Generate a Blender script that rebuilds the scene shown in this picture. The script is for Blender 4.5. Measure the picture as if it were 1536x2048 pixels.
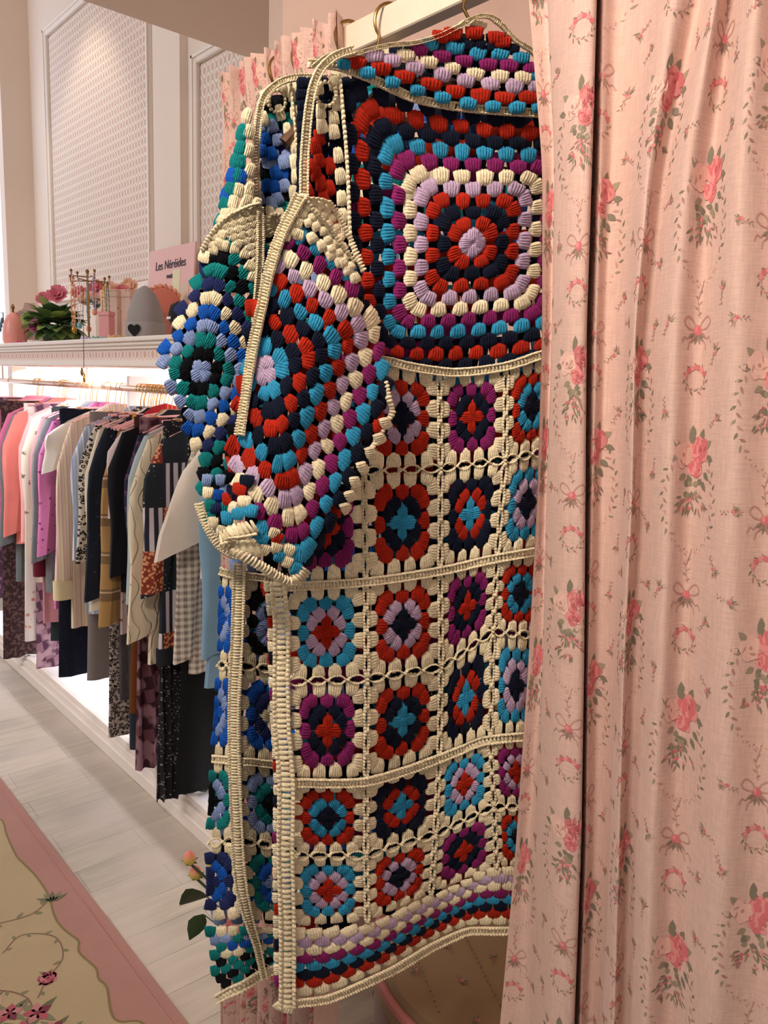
import bpy, math, random
import numpy as np
for _o in list(bpy.data.objects): bpy.data.objects.remove(_o)
C = bpy.context.scene.collection
PI = math.pi
# ------------------------------------------------------------------ camera
FPX, PITCH, ROLL, YAW, EYE = 1568.3, .16087, .03443, .7273, 1.5
FW = np.array([math.sin(YAW)*math.cos(PITCH), math.cos(YAW)*math.cos(PITCH), -math.sin(PITCH)])
_r = np.array([math.cos(YAW), -math.sin(YAW), 0.]); _u = np.cross(_r, FW)
RT = math.cos(ROLL)*_r + math.sin(ROLL)*_u
UP = -math.sin(ROLL)*_r + math.cos(ROLL)*_u
ORG = np.array([0., 0., EYE])
from mathutils import Matrix, Vector
cd = bpy.data.cameras.new('camera'); cam = bpy.data.objects.new('camera', cd); C.objects.link(cam)
cd.sensor_fit = 'VERTICAL'; cd.sensor_height = 36; cd.lens = 36*FPX/2048; cd.clip_start = .02
cam.matrix_world = Matrix(((RT[0], UP[0], -FW[0], 0), (RT[1], UP[1], -FW[1], 0), (RT[2], UP[2], -FW[2], EYE), (0, 0, 0, 1)))
bpy.context.scene.camera = cam
# ------------------------------------------------------------------ look, world and lights
sc = bpy.context.scene
sc.view_settings.view_transform = 'Standard'; sc.view_settings.look = 'None'
sc.view_settings.exposure = 0.0; sc.view_settings.gamma = 1.0
sc.view_settings.use_curve_mapping = False
w = bpy.data.worlds.new('world'); sc.world = w; w.use_nodes = True
w.node_tree.nodes['Background'].inputs[0].default_value = (1.0, .93, .88, 1)
w.node_tree.nodes['Background'].inputs[1].default_value = .36
def area(name, loc, target, sx, sy, power, col, spread=180):
    l = bpy.data.lights.new(name, 'AREA'); l.shape = 'RECTANGLE'; l.size = sx; l.size_y = sy
    l.energy = power; l.color = col; l.spread = math.radians(spread)
    o = bpy.data.objects.new(name, l); C.objects.link(o); o.location = loc
    o.rotation_euler = (Vector(target)-Vector(loc)).to_track_quat('-Z', 'Y').to_euler(); return o
def spot(name, loc, target, power, col, size=60, r=.04, blend=.6):
    l = bpy.data.lights.new(name, 'SPOT'); l.energy = power; l.color = col
    l.spot_size = math.radians(size); l.spot_blend = blend; l.shadow_soft_size = r
    o = bpy.data.objects.new(name, l); C.objects.link(o); o.location = loc
    o.rotation_euler = (Vector(target)-Vector(loc)).to_track_quat('-Z', 'Y').to_euler(); return o
WARM = (1, .86, .72)
area('soffit_downlight', (-.35, .35, 2.52), (.72, .66, 1.6), .35, .35, 16, WARM, 120)
area('shop_daylight', (-2.4, 3.4, 3.3), (1.3, 3.2, .6), 1.6, 1.6, 56, (.95, .96, 1))
area('rack_strip_light', (1.42, 3.3, 1.525), (1.42, 3.3, 0), 3.4, .05, 17, (.98, .96, 1))
area('rack_wall_light', (1.46, 3.3, 1.50), (1.6, 3.3, 1.2), 3.4, .04, 9, (.97, .96, 1))
area('platform_strip_light', (1.5, 3.2, .32), (1.3, 3.2, 0), 3.2, .04, 14, (.95, .94, 1))
area('window_daylight', (.9, 5.3, 2.0), (.9, 3.0, 1.2), .9, 2.2, 12, (.72, .84, 1))
area('fitting_room_fill', (1.15, .3, 2.5), (1.4, 1.0, 2.0), .2, .2, 3, WARM)  # added fill, no fixture behind it: brightens the pink fitting room walls
spot('panel_spot', (1.1, 3.95, 3.42), (1.62, 4.1, 2.2), 11, (1, .88, .70), 80)
spot('panel_spot', (1.22, 2.28, 2.7), (1.62, 2.55, 1.9), 16, (1, .82, .55), 95)
# ------------------------------------------------------------------ helpers
def ray(x, y):
    x = np.asarray(x, float); y = np.asarray(y, float)
    return FW + RT*((x-768)/FPX)[..., None] - UP*((y-1024)/FPX)[..., None]
def hitx(x, y, X): d = ray(x, y); return ORG + d*(X/d[0])
def hitz(x, y, Z): d = ray(x, y); return ORG + d*((Z-EYE)/d[2])
def lin(c):
    return tuple(((v/255)/12.92 if v/255 <= .04045 else ((v/255+.055)/1.055)**2.4) for v in c)
def tag(o, label=None, cat=None, group=None, kind=None):
    if label: o['label'] = label
    if cat: o['category'] = cat
    if group: o['group'] = group
    if kind: o['kind'] = kind
    return o
def empty(name, loc, label=None, cat=None, group=None, rz=0):
    o = bpy.data.objects.new(name, None); C.objects.link(o); o.location = loc; o.rotation_euler = (0, 0, rz)
    o.empty_display_size = .05
    return tag(o, label, cat, group)
class MB:
    """collects shapes in world (or the parent's local) space, then links them as one mesh object"""
    def __init__(s): s.v = []; s.f = []; s.m = []; s.n = 0; s.mi = 0
    def add(s, v, f):
        v = np.asarray(v, float).reshape(-1, 3); s.v.append(v)
        s.f += [tuple(i+s.n for i in q) for q in f]; s.m += [s.mi]*len(f); s.n += len(v); return s
    def box(s, a, b, bev=0):
        a = np.array(a, float); b = np.array(b, float); lo = np.minimum(a, b); hi = np.maximum(a, b)
        if bev <= 0:
            v = [(x, y, z) for x in (lo[0], hi[0]) for y in (lo[1], hi[1]) for z in (lo[2], hi[2])]
            return s.add(v, [(0, 1, 3, 2), (4, 6, 7, 5), (0, 4, 5, 1), (2, 3, 7, 6), (0, 2, 6, 4), (1, 5, 7, 3)])
        v = []; f = []
        for x in (0, 1):
            for y in (0, 1):
                for z in (0, 1):
                    c = [hi[k] if q else lo[k] for k, q in enumerate((x, y, z))]
                    for k in range(3):
                        p = list(c)
                        for j in range(3):
                            if j != k: p[j] += bev*(-1 if (x, y, z)[j] else 1)
                        v.append(p)
        I = lambda x, y, z, k: (x*4+y*2+z)*3+k
        for k in range(3):
            a1, a2 = [(1, 2), (0, 2), (0, 1)][k]
            for q in (0, 1):
                o = []
                for (i, j) in ((0, 0), (1, 0), (1, 1), (0, 1)):
                    c = [0, 0, 0]; c[k] = q; c[a1] = i; c[a2] = j; o.append(I(*c, k))
                f.append(tuple(o))
            for (i, j) in ((0, 0), (0, 1), (1, 0), (1, 1)):
                c = [0, 0, 0]; c[a1] = i; c[a2] = j; d = list(c); d[k] = 1
                f.append((I(*c, a1), I(*d, a1), I(*d, a2), I(*c, a2)))
        for x in (0, 1):
            for y in (0, 1):
                for z in (0, 1): f.append((I(x, y, z, 0), I(x, y, z, 1), I(x, y, z, 2)))
        return s.add(v, f)
    def tube(s, pts, r, n=8, closed=False, caps=True):
        P = np.asarray(pts, float); m = len(P); rr = np.broadcast_to(np.asarray(r, float), (m,))
        T = np.roll(P, -1, 0)-np.roll(P, 1, 0) if closed else np.gradient(P, axis=0)
        T /= np.linalg.norm(T, axis=1)[:, None]+1e-12
        ref = np.array([0, 0, 1.]) if abs(T[0][2]) < .9 else np.array([1., 0, 0])
        v = []; N = np.cross(T[0], ref); N /= np.linalg.norm(N)
        for i in range(m):
            N = N-T[i]*(N@T[i]); N /= np.linalg.norm(N)+1e-12; B = np.cross(T[i], N)
            for k in range(n):
                a = 2*PI*k/n; v.append(P[i]+rr[i]*(math.cos(a)*N+math.sin(a)*B))
        f = []
        for i in range(m if closed else m-1):
            j = (i+1) % m
            for k in range(n): f.append((i*n+k, i*n+(k+1) % n, j*n+(k+1) % n, j*n+k))
        if caps and not closed: f += [tuple(range(n-1, -1, -1)), tuple((m-1)*n+k for k in range(n))]
        return s.add(v, f)
    def lathe(s, prof, c=(0, 0, 0), n=24, sx=1, sy=1, axis=None):
        v = []; f = []; m = len(prof)
        for (r, z) in prof:
            for k in range(n):
                a = 2*PI*k/n; v.append((r*math.cos(a)*sx, r*math.sin(a)*sy, z))
        for i in range(m-1):
            for k in range(n): f.append((i*n+k, i*n+(k+1) % n, (i+1)*n+(k+1) % n, (i+1)*n+k))
        f += [tuple(range(n-1, -1, -1)), tuple((m-1)*n+k for k in range(n))]
        v = np.array(v)
        if axis is not None: v = v @ np.array(Vector((0, 0, 1)).rotation_difference(Vector(axis)).to_matrix()).T
        return s.add(v+np.array(c), f)
    def ball(s, c, r, n=10, sc3=(1, 1, 1), wob=0, rng=None):
        m = n//2+1; prof = [(max(1e-4, math.sin(PI*i/m)), -math.cos(PI*i/m)) for i in range(m+1)]
        v = []
        for (q, z) in prof:
            for k in range(n): a = 2*PI*k/n; v.append((q*math.cos(a), q*math.sin(a), z))
        v = np.array(v)*np.array(sc3)*r
        if wob: v *= 1+wob*(rng or np.random.default_rng(1)).normal(size=(len(v), 1))
        f = []
        for i in range(m):
            for k in range(n): f.append((i*n+k, i*n+(k+1) % n, (i+1)*n+(k+1) % n, (i+1)*n+k))
        return s.add(v+np.array(c), f)
    def grid(s, G, closed_u=False):
        G = np.asarray(G, float); a, b = G.shape[:2]; f = []
        for i in range(a-1):
            for j in range(b if closed_u else b-1):
                k = (j+1) % b; f.append((i*b+j, i*b+k, (i+1)*b+k, (i+1)*b+j))
        return s.add(G.reshape(-1, 3), f)
    def prism(s, poly, z0, z1, ax=2):
        n = len(poly); v = []
        for z in (z0, z1):
            for (a, b) in poly: v.append({2: (a, b, z), 1: (a, z, b), 0: (z, a, b)}[ax])
        return s.add(v, [tuple(range(n-1, -1, -1)), tuple(range(n, 2*n))]+[(k, (k+1) % n, n+(k+1) % n, n+k) for k in range(n)])
    def build(s, name, mats, parent=None, smooth=True, local=None, kind=None):
        me = bpy.data.meshes.new(name); v = np.vstack(s.v)
        if local is not None: v = v-np.array(local)
        me.from_pydata(v.tolist(), [], s.f)
        for mm in (mats if isinstance(mats, (list, tuple)) else [mats]): me.materials.append(mm)
        me.polygons.foreach_set('material_index', s.m)
        me.polygons.foreach_set('use_smooth', [smooth]*len(s.f)); me.update()
        if smooth: 
            try: me.set_sharp_from_angle(angle=math.radians(40))
            except Exception: pass
        o = bpy.data.objects.new(name, me); C.objects.link(o)
        if parent is not None: o.parent = parent
        if kind: o['kind'] = kind
        return o
# ------------------------------------------------------------------ materials
class NT:
    def __init__(s, name, rough=.7, **kw):
        s.m = bpy.data.materials.new(name); s.m.use_nodes = True; s.t = s.m.node_tree
        s.b = s.t.nodes['Principled BSDF']; s.b.inputs['Roughness'].default_value = rough
        for k, v in kw.items(): s.b.inputs[k.replace('_', ' ')].default_value = v
    def n(s, ty, **kw):
        o = s.t.nodes.new(ty)
        for k, v in kw.items(): setattr(o, k, v)
        return o
    def val(s, inp, x):
        if isinstance(x, bpy.types.NodeSocket): s.t.links.new(x, inp)
        elif x is not None: inp.default_value = x
    def math(s, op, a, b=None, c=None):
        o = s.n('ShaderNodeMath', operation=op); s.val(o.inputs[0], a)
        if b is not None: s.val(o.inputs[1], b)
        if c is not None: s.val(o.inputs[2], c)
        return o.outputs[0]
    def xyz(s, coord='Object'):
        tc = s.n('ShaderNodeTexCoord'); sp = s.n('ShaderNodeSeparateXYZ'); s.t.links.new(tc.outputs[coord], sp.inputs[0])
        s.co = tc.outputs[coord]; return sp.outputs
    def noise(s, scale, detail=2, vec=None, sc3=None, out='Fac'):
        o = s.n('ShaderNodeTexNoise'); o.inputs['Scale'].default_value = scale; o.inputs['Detail'].default_value = detail
        v = vec if vec is not None else s.n('ShaderNodeTexCoord').outputs['Object']
        if sc3: mp = s.n('ShaderNodeMapping'); mp.inputs['Scale'].default_value = sc3; s.t.links.new(v, mp.inputs[0]); v = mp.outputs[0]
        s.t.links.new(v, o.inputs['Vector']); return o.outputs[out]
    def mix(s, f, a, b, mode='MIX'):
        o = s.n('ShaderNodeMix', data_type='RGBA', blend_type=mode); s.val(o.inputs[0], f)
        for i, x in ((6, a), (7, b)): s.val(o.inputs[i], x if isinstance(x, bpy.types.NodeSocket) else (*x, 1))
        return o.outputs[2]
    def step(s, x, lo, hi):
        o = s.n('ShaderNodeMapRange', interpolation_type='SMOOTHSTEP'); s.val(o.inputs[0], x)
        o.inputs[1].default_value = lo; o.inputs[2].default_value = hi; return o.outputs[0]
    def col(s, c): s.val(s.b.inputs['Base Color'], c if isinstance(c, bpy.types.NodeSocket) else (*c, 1)); return s
    def bump(s, h, dist=.001, strength=1.0):
        o = s.n('ShaderNodeBump'); o.inputs['Distance'].default_value = dist; o.inputs['Strength'].default_value = strength
        s.t.links.new(h, o.inputs['Height']); s.t.links.new(o.outputs[0], s.b.inputs['Normal']); return s
def plain(name, rgb, rough=.6, metal=0, var=.06, scale=30, bump=0, **kw):
    t = NT(name, rough, **kw); t.b.inputs['Metallic'].default_value = metal; c = lin(rgb)
    f = t.noise(scale, 3); t.col(t.mix(f, tuple(v*(1-var) for v in c), tuple(min(1, v*(1+var)) for v in c)))
    if bump: t.bump(f, bump)
    return t.m
def cloth(name, rgb, var=.1, weave=900):
    t = NT(name, .9); t.b.inputs['Specular IOR Level'].default_value = .15; c = lin(rgb); f = t.noise(14, 4); t.b.inputs['Sheen Weight'].default_value = .15
    g = t.noise(weave, 2); t.col(t.mix(f, tuple(v*(1-var) for v in c), tuple(min(1, v*(1+var)) for v in c))); t.bump(g, .0006); return t.m
M = {}
M['wall'] = plain('wall_paint', (238, 222, 208), .75, bump=.0005, var=.02)
M['soffit'] = plain('soffit_paint', (228, 208, 192), .75, bump=.0005, var=.02)
M['pinkwall'] = plain('pink_wall_paint', (234, 210, 200), .75, var=.02)
M['trim'] = plain('white_trim_paint', (242, 230, 220), .45, var=.02)
M['white'] = plain('white_laminate', (240, 236, 236), .35, var=.02)
M['bar'] = plain('worn_white_bar_paint', (226, 208, 188), .5, var=.06, scale=60)
M['brass'] = plain('aged_brass', (150, 118, 74), .35, metal=1, var=.25, scale=120)
M['gold'] = plain('bright_gold_metal', (214, 170, 90), .25, metal=1, var=.1)
M['hangerpink'] = plain('pink_hanger_velvet', (232, 172, 176), .8)
M['chrome'] = plain('pale_gold_tube', (226, 200, 172), .3, metal=.6)
def wallpaper(name, pu, pv, axis, base, line, motif):
    t = NT(name, .7); X = t.xyz(); u = t.math('MULTIPLY', X[axis], 2*PI/pu); v = t.math('MULTIPLY', X[2], 2*PI/pv)
    v2 = t.math('MULTIPLY', X[2], 4*PI/pv)
    f = t.math('ADD', t.math('COSINE', u), t.math('COSINE', v)); h = t.math('ABSOLUTE', t.math('MULTIPLY', f, .5))
    ln = t.math('SUBTRACT', 1, t.step(h, .10, .20)); mo = t.step(h, .60, .74)
    c = t.mix(ln, lin(base), lin(line)); c = t.mix(mo, c, lin(motif)); t.col(c); return t.m
M['paper'] = wallpaper('ogee_wallpaper', .062, .074, 1, (240, 226, 212), (206, 184, 172), (216, 184, 172))
M['frieze'] = wallpaper('ogee_frieze_paper', .058, .062, 1, (240, 224, 214), (222, 190, 180), (216, 176, 166))
# floor tiles with a wood-like veining
t = NT('pale_vinyl_floor', .42); tc = t.n('ShaderNodeTexCoord'); br = t.n('ShaderNodeTexBrick')
mp = t.n('ShaderNodeMapping'); t.t.links.new(tc.outputs['Object'], mp.inputs[0]); t.t.links.new(mp.outputs[0], br.inputs['Vector'])
mp.inputs['Rotation'].default_value = (0, 0, math.radians(1.5))
br.inputs['Scale'].default_value = 1; br.inputs['Brick Width'].default_value = .36; br.inputs['Row Height'].default_value = .125
br.inputs['Mortar Size'].default_value = .0011; br.inputs['Mortar Smooth'].default_value = .3; br.offset = .37
br.inputs['Color1'].default_value = (*lin((200, 187, 168)), 1); br.inputs['Color2'].default_value = (*lin((184, 174, 158)), 1)
br.inputs['Mortar'].default_value = (*lin((150, 138, 120)), 1)
vn = t.noise(5, 6, tc.outputs['Object'], (1, 7, 1)); c = t.mix(t.step(vn, .35, .7), (.86, .86, .86), (1.06, 1.05, 1.02))
c = t.mix(1.0, br.outputs['Color'], c, 'MULTIPLY'); wn = t.noise(2.2, 2, tc.outputs['Object'])
t.col(t.mix(t.step(wn, .4, .7), c, lin((205, 190, 175)))); t.bump(br.outputs['Fac'], -.0008); M['floor'] = t.m
# ------------------------------------------------------------------ the room
WX, SOF, SY, SZ = 1.6, 2.58, 2.468, 4.0
def wallbox(name, a, b, m): return MB().box(a, b).build(name, m, smooth=False, kind='structure')
wallbox('floor', (-3.2, -1.6, -.1), (1.8, 6.4, 0), M['floor'])
wallbox('wall_right', (WX, -1.6, 0), (WX+.15, 5.05, SZ), M['wall'])
wallbox('wall_far', (1.44, 4.92, 0), (WX, 5.05, SZ), M['soffit'])
wallbox('wall_far', (-3.2, 6.3, 0), (1.8, 6.4, SZ), M['wall'])
wallbox('ceiling', (-3.2, SY, SZ-.1), (1.8, 6.4, SZ), M['wall'])
wallbox('ceiling', (-3.2, -1.6, SOF), (WX, SY, SOF+.3), M['soffit'])
wallbox('trim_1', (-3.2, SY, SOF+.0), (WX, SY+.02, SOF+.11), M['soffit'])
wallbox('window_1', (.60, 5.0, .3), (1.44, 5.02, 3.7), plain('frosted_window_glass', (214, 226, 246), .3))
# far window glows with daylight
t = NT('daylit_window'); t.col((.8, .85, 1)); t.b.inputs['Emission Color'].default_value = (.72, .8, 1, 1); t.b.inputs['Emission Strength'].default_value = .9
M['daylit'] = t.m; bpy.data.objects['window_1'].data.materials[0] = M['daylit']
def frame(name, y0, y1, z0, z1, w=.03, d=.022):
    m = MB(); x = WX
    for (a, b) in (((x-d, y0-w, z0-w), (x, y0, z1+w)), ((x-d, y1, z0-w), (x, y1+w, z1+w)), ((x-d, y0, z1), (x, y1, z1+w)), ((x-d, y0, z0-w), (x, y1, z0))): m.box(a, b, .004)
    for (a, b) in (((x-d-.006, y0-w, z0-w), (x-d, y0-w+.01, z1+w)), ((x-d-.006, y1+w-.01, z0-w), (x-d, y1+w, z1+w)), ((x-d-.006, y0-w, z1+w-.01), (x-d, y1+w, z1+w)), ((x-d-.006, y0-w, z0-w), (x-d, y1+w, z0-w+.01))): m.box(a, b)
    m.build(name, M['trim'], smooth=False, kind='structure')
frame('trim_2', 3.40, 4.60, 1.92, 3.26); frame('trim_3', 1.50, 2.955, 1.92, 2.70)
wallbox('wall_right', (WX-.006, 3.41, 1.93), (WX, 4.59, 3.25), M['paper'])
wallbox('wall_right', (WX-.006, 1.51, 1.93), (WX, 2.945, 2.69), M['paper'])
def pilaster():
    m = MB(); m.box((WX-.035, 3.06, 1.64), (WX, 3.30, SZ)); m.build('trim_4', M['wall'], smooth=False, kind='structure')
pilaster()
# fitting room shell: rear partition towards the shop, and its nearer side wall with a panel moulding
wallbox('wall_fitting_side', (.80, -.62, 0), (WX, -.56, SOF), M['pinkwall'])
wallbox('wall_fitting_far', (.95, 1.42, 0), (WX, 1.47, SOF), M['pinkwall'])
wallbox('wall_fitting_rear', (WX-.02, -.56, 0), (WX, 1.42, SOF), M['pinkwall'])
# ------------------------------------------------------------------ platform, ledge and rail of the clothes rack
Y0, Y1 = 1.5, 4.9
r = empty('display_platform', (1.37, 3.2, 0), 'long low white display platform under the hanging clothes', 'platform')
MB().box((1.175, Y0, 0), (WX-.03, Y1, .085), .004).build('platform_top', M['white'], r, False, local=(1.37, 3.2, 0))
MB().box((1.148, Y0, 0), (1.185, Y1, .05), .003).box((1.160, Y0, .05), (1.192, Y1, .078), .003).box((1.172, Y0, .078), (1.20, Y1, .097), .003).build('front_moulding', M['trim'], r, False, local=(1.37, 3.2, 0))
MB().box((1.30, 2.98, .085), (WX-.03, 3.0, 1.5)).build('divider', M['white'], r, False, local=(1.37, 3.2, 0))
r = empty('ledge', (1.35, 3.2, 1.54), 'white moulded display ledge with pink ogee frieze above the clothes rail', 'shelf')
L = (1.35, 3.2, 1.54)
MB().box((1.135, Y0, 1.54), (1.155, Y1, 1.62)).build('frieze', M['frieze'], r, False, local=L)
MB().box((1.105, Y0, 1.612), (WX, Y1, 1.627), .003).box((1.115, Y0, 1.60), (1.155, Y1, 1.613), .003).box((1.125, Y0, 1.590), (1.155, Y1, 1.601)).build('top_moulding', M['trim'], r, False, local=L)
MB().box((1.118, Y0, 1.530), (WX, Y1, 1.541), .002).box((1.126, Y0, 1.541), (1.155, Y1, 1.552)).build('bottom_moulding', M['trim'], r, False, local=L)
RX, RZ = 1.30, 1.452
r = empty('clothes_rail', (RX, 3.2, RZ), 'long pale gold hanging rail under the white ledge', 'rail')
m = MB(); m.tube([(0, Y0-3.2, 0), (0, Y1-3.2, 0)], .0125, 16); m.build('tube', M['chrome'], r)
for y in (2.2, 3.4, 4.6): MB().tube([(0, y-3.2, .012), (0, y-3.2, .08)], .006, 8).build('bracket', M['chrome'], r)
t = NT('led_strip_glow'); t.col((1, 1, 1)); t.b.inputs['Emission Color'].default_value = (1, .98, 1, 1); t.b.inputs['Emission Strength'].default_value = 9
tag(MB().box((1.50, 1.6, 1.515), (1.54, 4.85, 1.529)).build('led_strip', t.m, None, False), 'glowing white light strip fixed under the display ledge', 'light')
# ------------------------------------------------------------------ clothing materials (patterns woven or printed in the cloth)
def pat(name, kind, base, c2, c3=None, s=1.0):
    t = NT(name, .88); t.b.inputs['Specular IOR Level'].default_value = .15; X = t.xyz(); x, z = X[0], X[2]; co = t.co; b, q = lin(base), lin(c2); r3 = lin(c3 or c2)
    wv = t.noise(700, 2)
    if kind == 'vstripe':
        f = t.math('SINE', t.math('MULTIPLY', x, 2*PI/(.022*s))); c = t.mix(t.step(f, .3, .5), b, q)
        f = t.math('SINE', t.math('MULTIPLY', x, 2*PI/(.011*s))); c = t.mix(t.math('MULTIPLY', t.step(f, .75, .9), .6), c, r3)
    elif kind == 'plaid':
        f1 = t.math('SINE', t.math('MULTIPLY', x, 2*PI/(.13*s))); f2 = t.math('SINE', t.math('MULTIPLY', z, 2*PI/(.13*s)))
        c = t.mix(t.math('MULTIPLY', t.step(f1, .45, .6), .55), b, q); c = t.mix(t.math('MULTIPLY', t.step(f2, .45, .6), .7), c, q)
        g1 = t.math('SINE', t.math('MULTIPLY_ADD', x, 2*PI/(.13*s), -.5)); g2 = t.math('SINE', t.math('MULTIPLY_ADD', z, 2*PI/(.13*s), -.5))
        c = t.mix(t.math('MULTIPLY', t.step(g1, .985, .995), .5), c, r3); c = t.mix(t.math('MULTIPLY', t.step(g2, .985, .995), .8), c, r3)
    elif kind == 'gingham':
        f1 = t.step(t.math('SINE', t.math('MULTIPLY', x, 2*PI/(.02*s))), -.15, .15); f2 = t.step(t.math('SINE', t.math('MULTIPLY', z, 2*PI/(.02*s))), -.15, .15)
        c = t.mix(t.math('MULTIPLY', t.math('ADD', f1, f2), .5), b, q)
    elif kind == 'check':
        ck = t.n('ShaderNodeTexChecker'); ck.inputs['Scale'].default_value = 34/s; mp = t.n('ShaderNodeMapping'); mp.inputs['Rotation'].default_value = (0, .25, 0)
        mp.inputs['Scale'].default_value = (1, .01, .62)
        t.t.links.new(co, mp.inputs[0]); t.t.links.new(mp.outputs[0], ck.inputs['Vector']); c = t.mix(ck.outputs['Fac'], b, q); c = t.mix(t.step(t.noise(18, 1), .5, .62), c, r3)
    elif kind in ('leopard', 'floral', 'dots'):
        vo = t.n('ShaderNodeTexVoronoi'); vo.inputs['Scale'].default_value = {'leopard': 85, 'floral': 26, 'dots': 70}[kind]/s
        n3 = t.n('ShaderNodeVectorMath', operation='MULTIPLY'); n3.inputs[1].default_value = (1, .05, 1); t.t.links.new(co, n3.inputs[0])
        t.t.links.new(n3.outputs[0], vo.inputs['Vector']); d = vo.outputs['Distance']
        if kind == 'leopard': f = t.math('MULTIPLY', t.step(d, .18, .26), t.math('SUBTRACT', 1, t.step(d, .48, .56))); c = t.mix(f, b, q)
        elif kind == 'dots': c = t.mix(t.math('SUBTRACT', 1, t.step(d, .2, .3)), b, q)
        else:
            nd = t.noise(120, 2); dd = t.math('MULTIPLY_ADD', nd, .35, d); c = t.mix(t.math('SUBTRACT', 1, t.step(dd, .36, .44)), b, r3); c = t.mix(t.math('SUBTRACT', 1, t.step(dd, .26, .32)), c, q)
    elif kind == 'zebra':
        wa = t.n('ShaderNodeTexWave'); wa.inputs['Scale'].default_value = 16/s; wa.inputs['Distortion'].default_value = 14; wa.inputs['Detail'].default_value = 1.5; wa.inputs['Detail Scale'].default_value = 1.2
        t.t.links.new(co, wa.inputs['Vector']); c = t.mix(t.step(wa.outputs['Fac'], .6, .7), b, q)
    elif kind == 'lace':
        c = t.mix(t.step(t.noise(60, 4), .48, .58), b, q)
    elif kind == 'patch':
        fx = t.math('FLOOR', t.math('MULTIPLY', x, 1/.115)); fz = t.math('FLOOR', t.math('MULTIPLY', z, 1/.135))
        k = t.math('FLOORED_MODULO', t.math('MULTIPLY_ADD', fz, 2, fx), 3)
        f = t.math('SINE', t.math('MULTIPLY', x, 2*PI/.026)); a1 = t.mix(t.step(f, -.1, .2), lin((216, 206, 214)), lin((52, 52, 66)))
        g = t.math('MULTIPLY', t.step(f, -.95, -.8), t.step(t.math('SINE', t.math('MULTIPLY', z, 2*PI/.014)), .2, .5))
        vo = t.n('ShaderNodeTexVoronoi'); vo.inputs['Scale'].default_value = 95; t.t.links.new(co, vo.inputs['Vector'])
        a2 = t.mix(t.step(vo.outputs['Distance'], .42, .5), lin((226, 160, 120)), lin((140, 62, 50)))
        v2 = t.n('ShaderNodeTexVoronoi'); v2.inputs['Scale'].default_value = 62; v2.inputs['Randomness'].default_value = .25; t.t.links.new(co, v2.inputs['Vector'])
        a3 = t.mix(t.math('SUBTRACT', 1, t.step(v2.outputs['Distance'], .16, .24)), lin((44, 50, 58)), lin((180, 180, 176)))
        c = t.mix(t.math('COMPARE', k, 1, .3), a1, a2); c = t.mix(t.math('COMPARE', k, 2, .3), c, a3)
    elif kind == 'quilt':
        wa = t.n('ShaderNodeTexWave'); wa.inputs['Scale'].default_value = 11; wa.inputs['Distortion'].default_value = 9; wa.inputs['Detail'].default_value = .5
        t.t.links.new(co, wa.inputs['Vector']); c = t.mix(t.noise(10), b, q); wv = t.step(wa.outputs['Fac'], .0, .25)
        t.col(c); t.bump(wv, .004); return t.m
    elif kind == 'denim':
        c = t.mix(t.noise(9, 4), b, q); c = t.mix(t.math('MULTIPLY', t.step(t.noise(260, 1, co, (1, 1, .12)), .55, .7), .35), c, r3)
    elif kind == 'ribs':
        f = t.math('SINE', t.math('MULTIPLY', x, 2*PI/.008)); c = t.mix(t.noise(10), b, q); wv = f
    t.col(c); t.bump(wv, .0008); return t.m
CM = {}
def cmat(k, *a, **kw):
    if k not in CM: CM[k] = pat('cloth_'+k, *a, **kw)
    return CM[k]
def lv(k, rgb):
    if k not in CM: CM[k] = cloth('cloth_'+k, rgb)
    return CM[k]
# ------------------------------------------------------------------ hangers
hang_proto = None
import re
def short(lab): return re.split(r' (?:with|beside|hanging|next|in|under|behind|left|clipped|between|showing|over|below|at|last|nearest|low|near|above)\b|,', lab)[0]
def make_hanger(y, clips, label, group, ztop):
    r = empty('hanger', (RX, y, RZ), label, 'hanger', group)
    m = MB(); a = np.linspace(-.5*PI, 1.15*PI, 14)
    hk = [(-.002, 0, -.085)]+[(0, 0, -.06), (0, 0, -.045)]+[(.018*math.cos(t), 0, .002+.018*math.sin(t)) for t in a[1:]]
    m.tube(hk, .0016, 6); m.build('hook', M['gold'], r)
    m = MB()
    if clips:
        m.tube([(-.17, 0, -.092), (0, 0, -.083), (.17, 0, -.092)], .005, 8); m.build('bar', M['hangerpink'], r)
        for sx in (-.12, .12):
            c = MB(); c.box((sx-.009, -.012, -.125), (sx+.009, -.006, -.082), .002); c.box((sx-.009, .006, -.125), (sx+.009, .012, -.082), .002); c.box((sx-.004, -.008, -.10), (sx+.004, .008, -.09))
            c.build('clip', M['gold'], r, False)
    else:
        pts = [(-.2, 0, -.135), (-.15, 0, -.115), (-.08, 0, -.09), (0, 0, -.078), (.08, 0, -.09), (.15, 0, -.115), (.2, 0, -.135)]
        m.tube(pts, .006, 8); m.tube([(-.19, 0, -.137), (.19, 0, -.137)], .004, 6); m.build('shoulder_bar', M['hangerpink'], r)
    return r
def ring_row(xc, hw, hd, y, z, n=28, rip=0, ph=0, fr=5):
    o = []
    for k in range(n):
        a = 2*PI*k/n; ca, sa = math.cos(a), math.sin(a)
        px = xc+hw*math.copysign(abs(ca)**.8, ca); py = y+hd*math.copysign(abs(sa)**.9, sa)+rip*math.sin(fr*px/.06+ph)*(1 if abs(sa) > .2 else .4)
        o.append((px, py, z))
    return o
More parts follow.
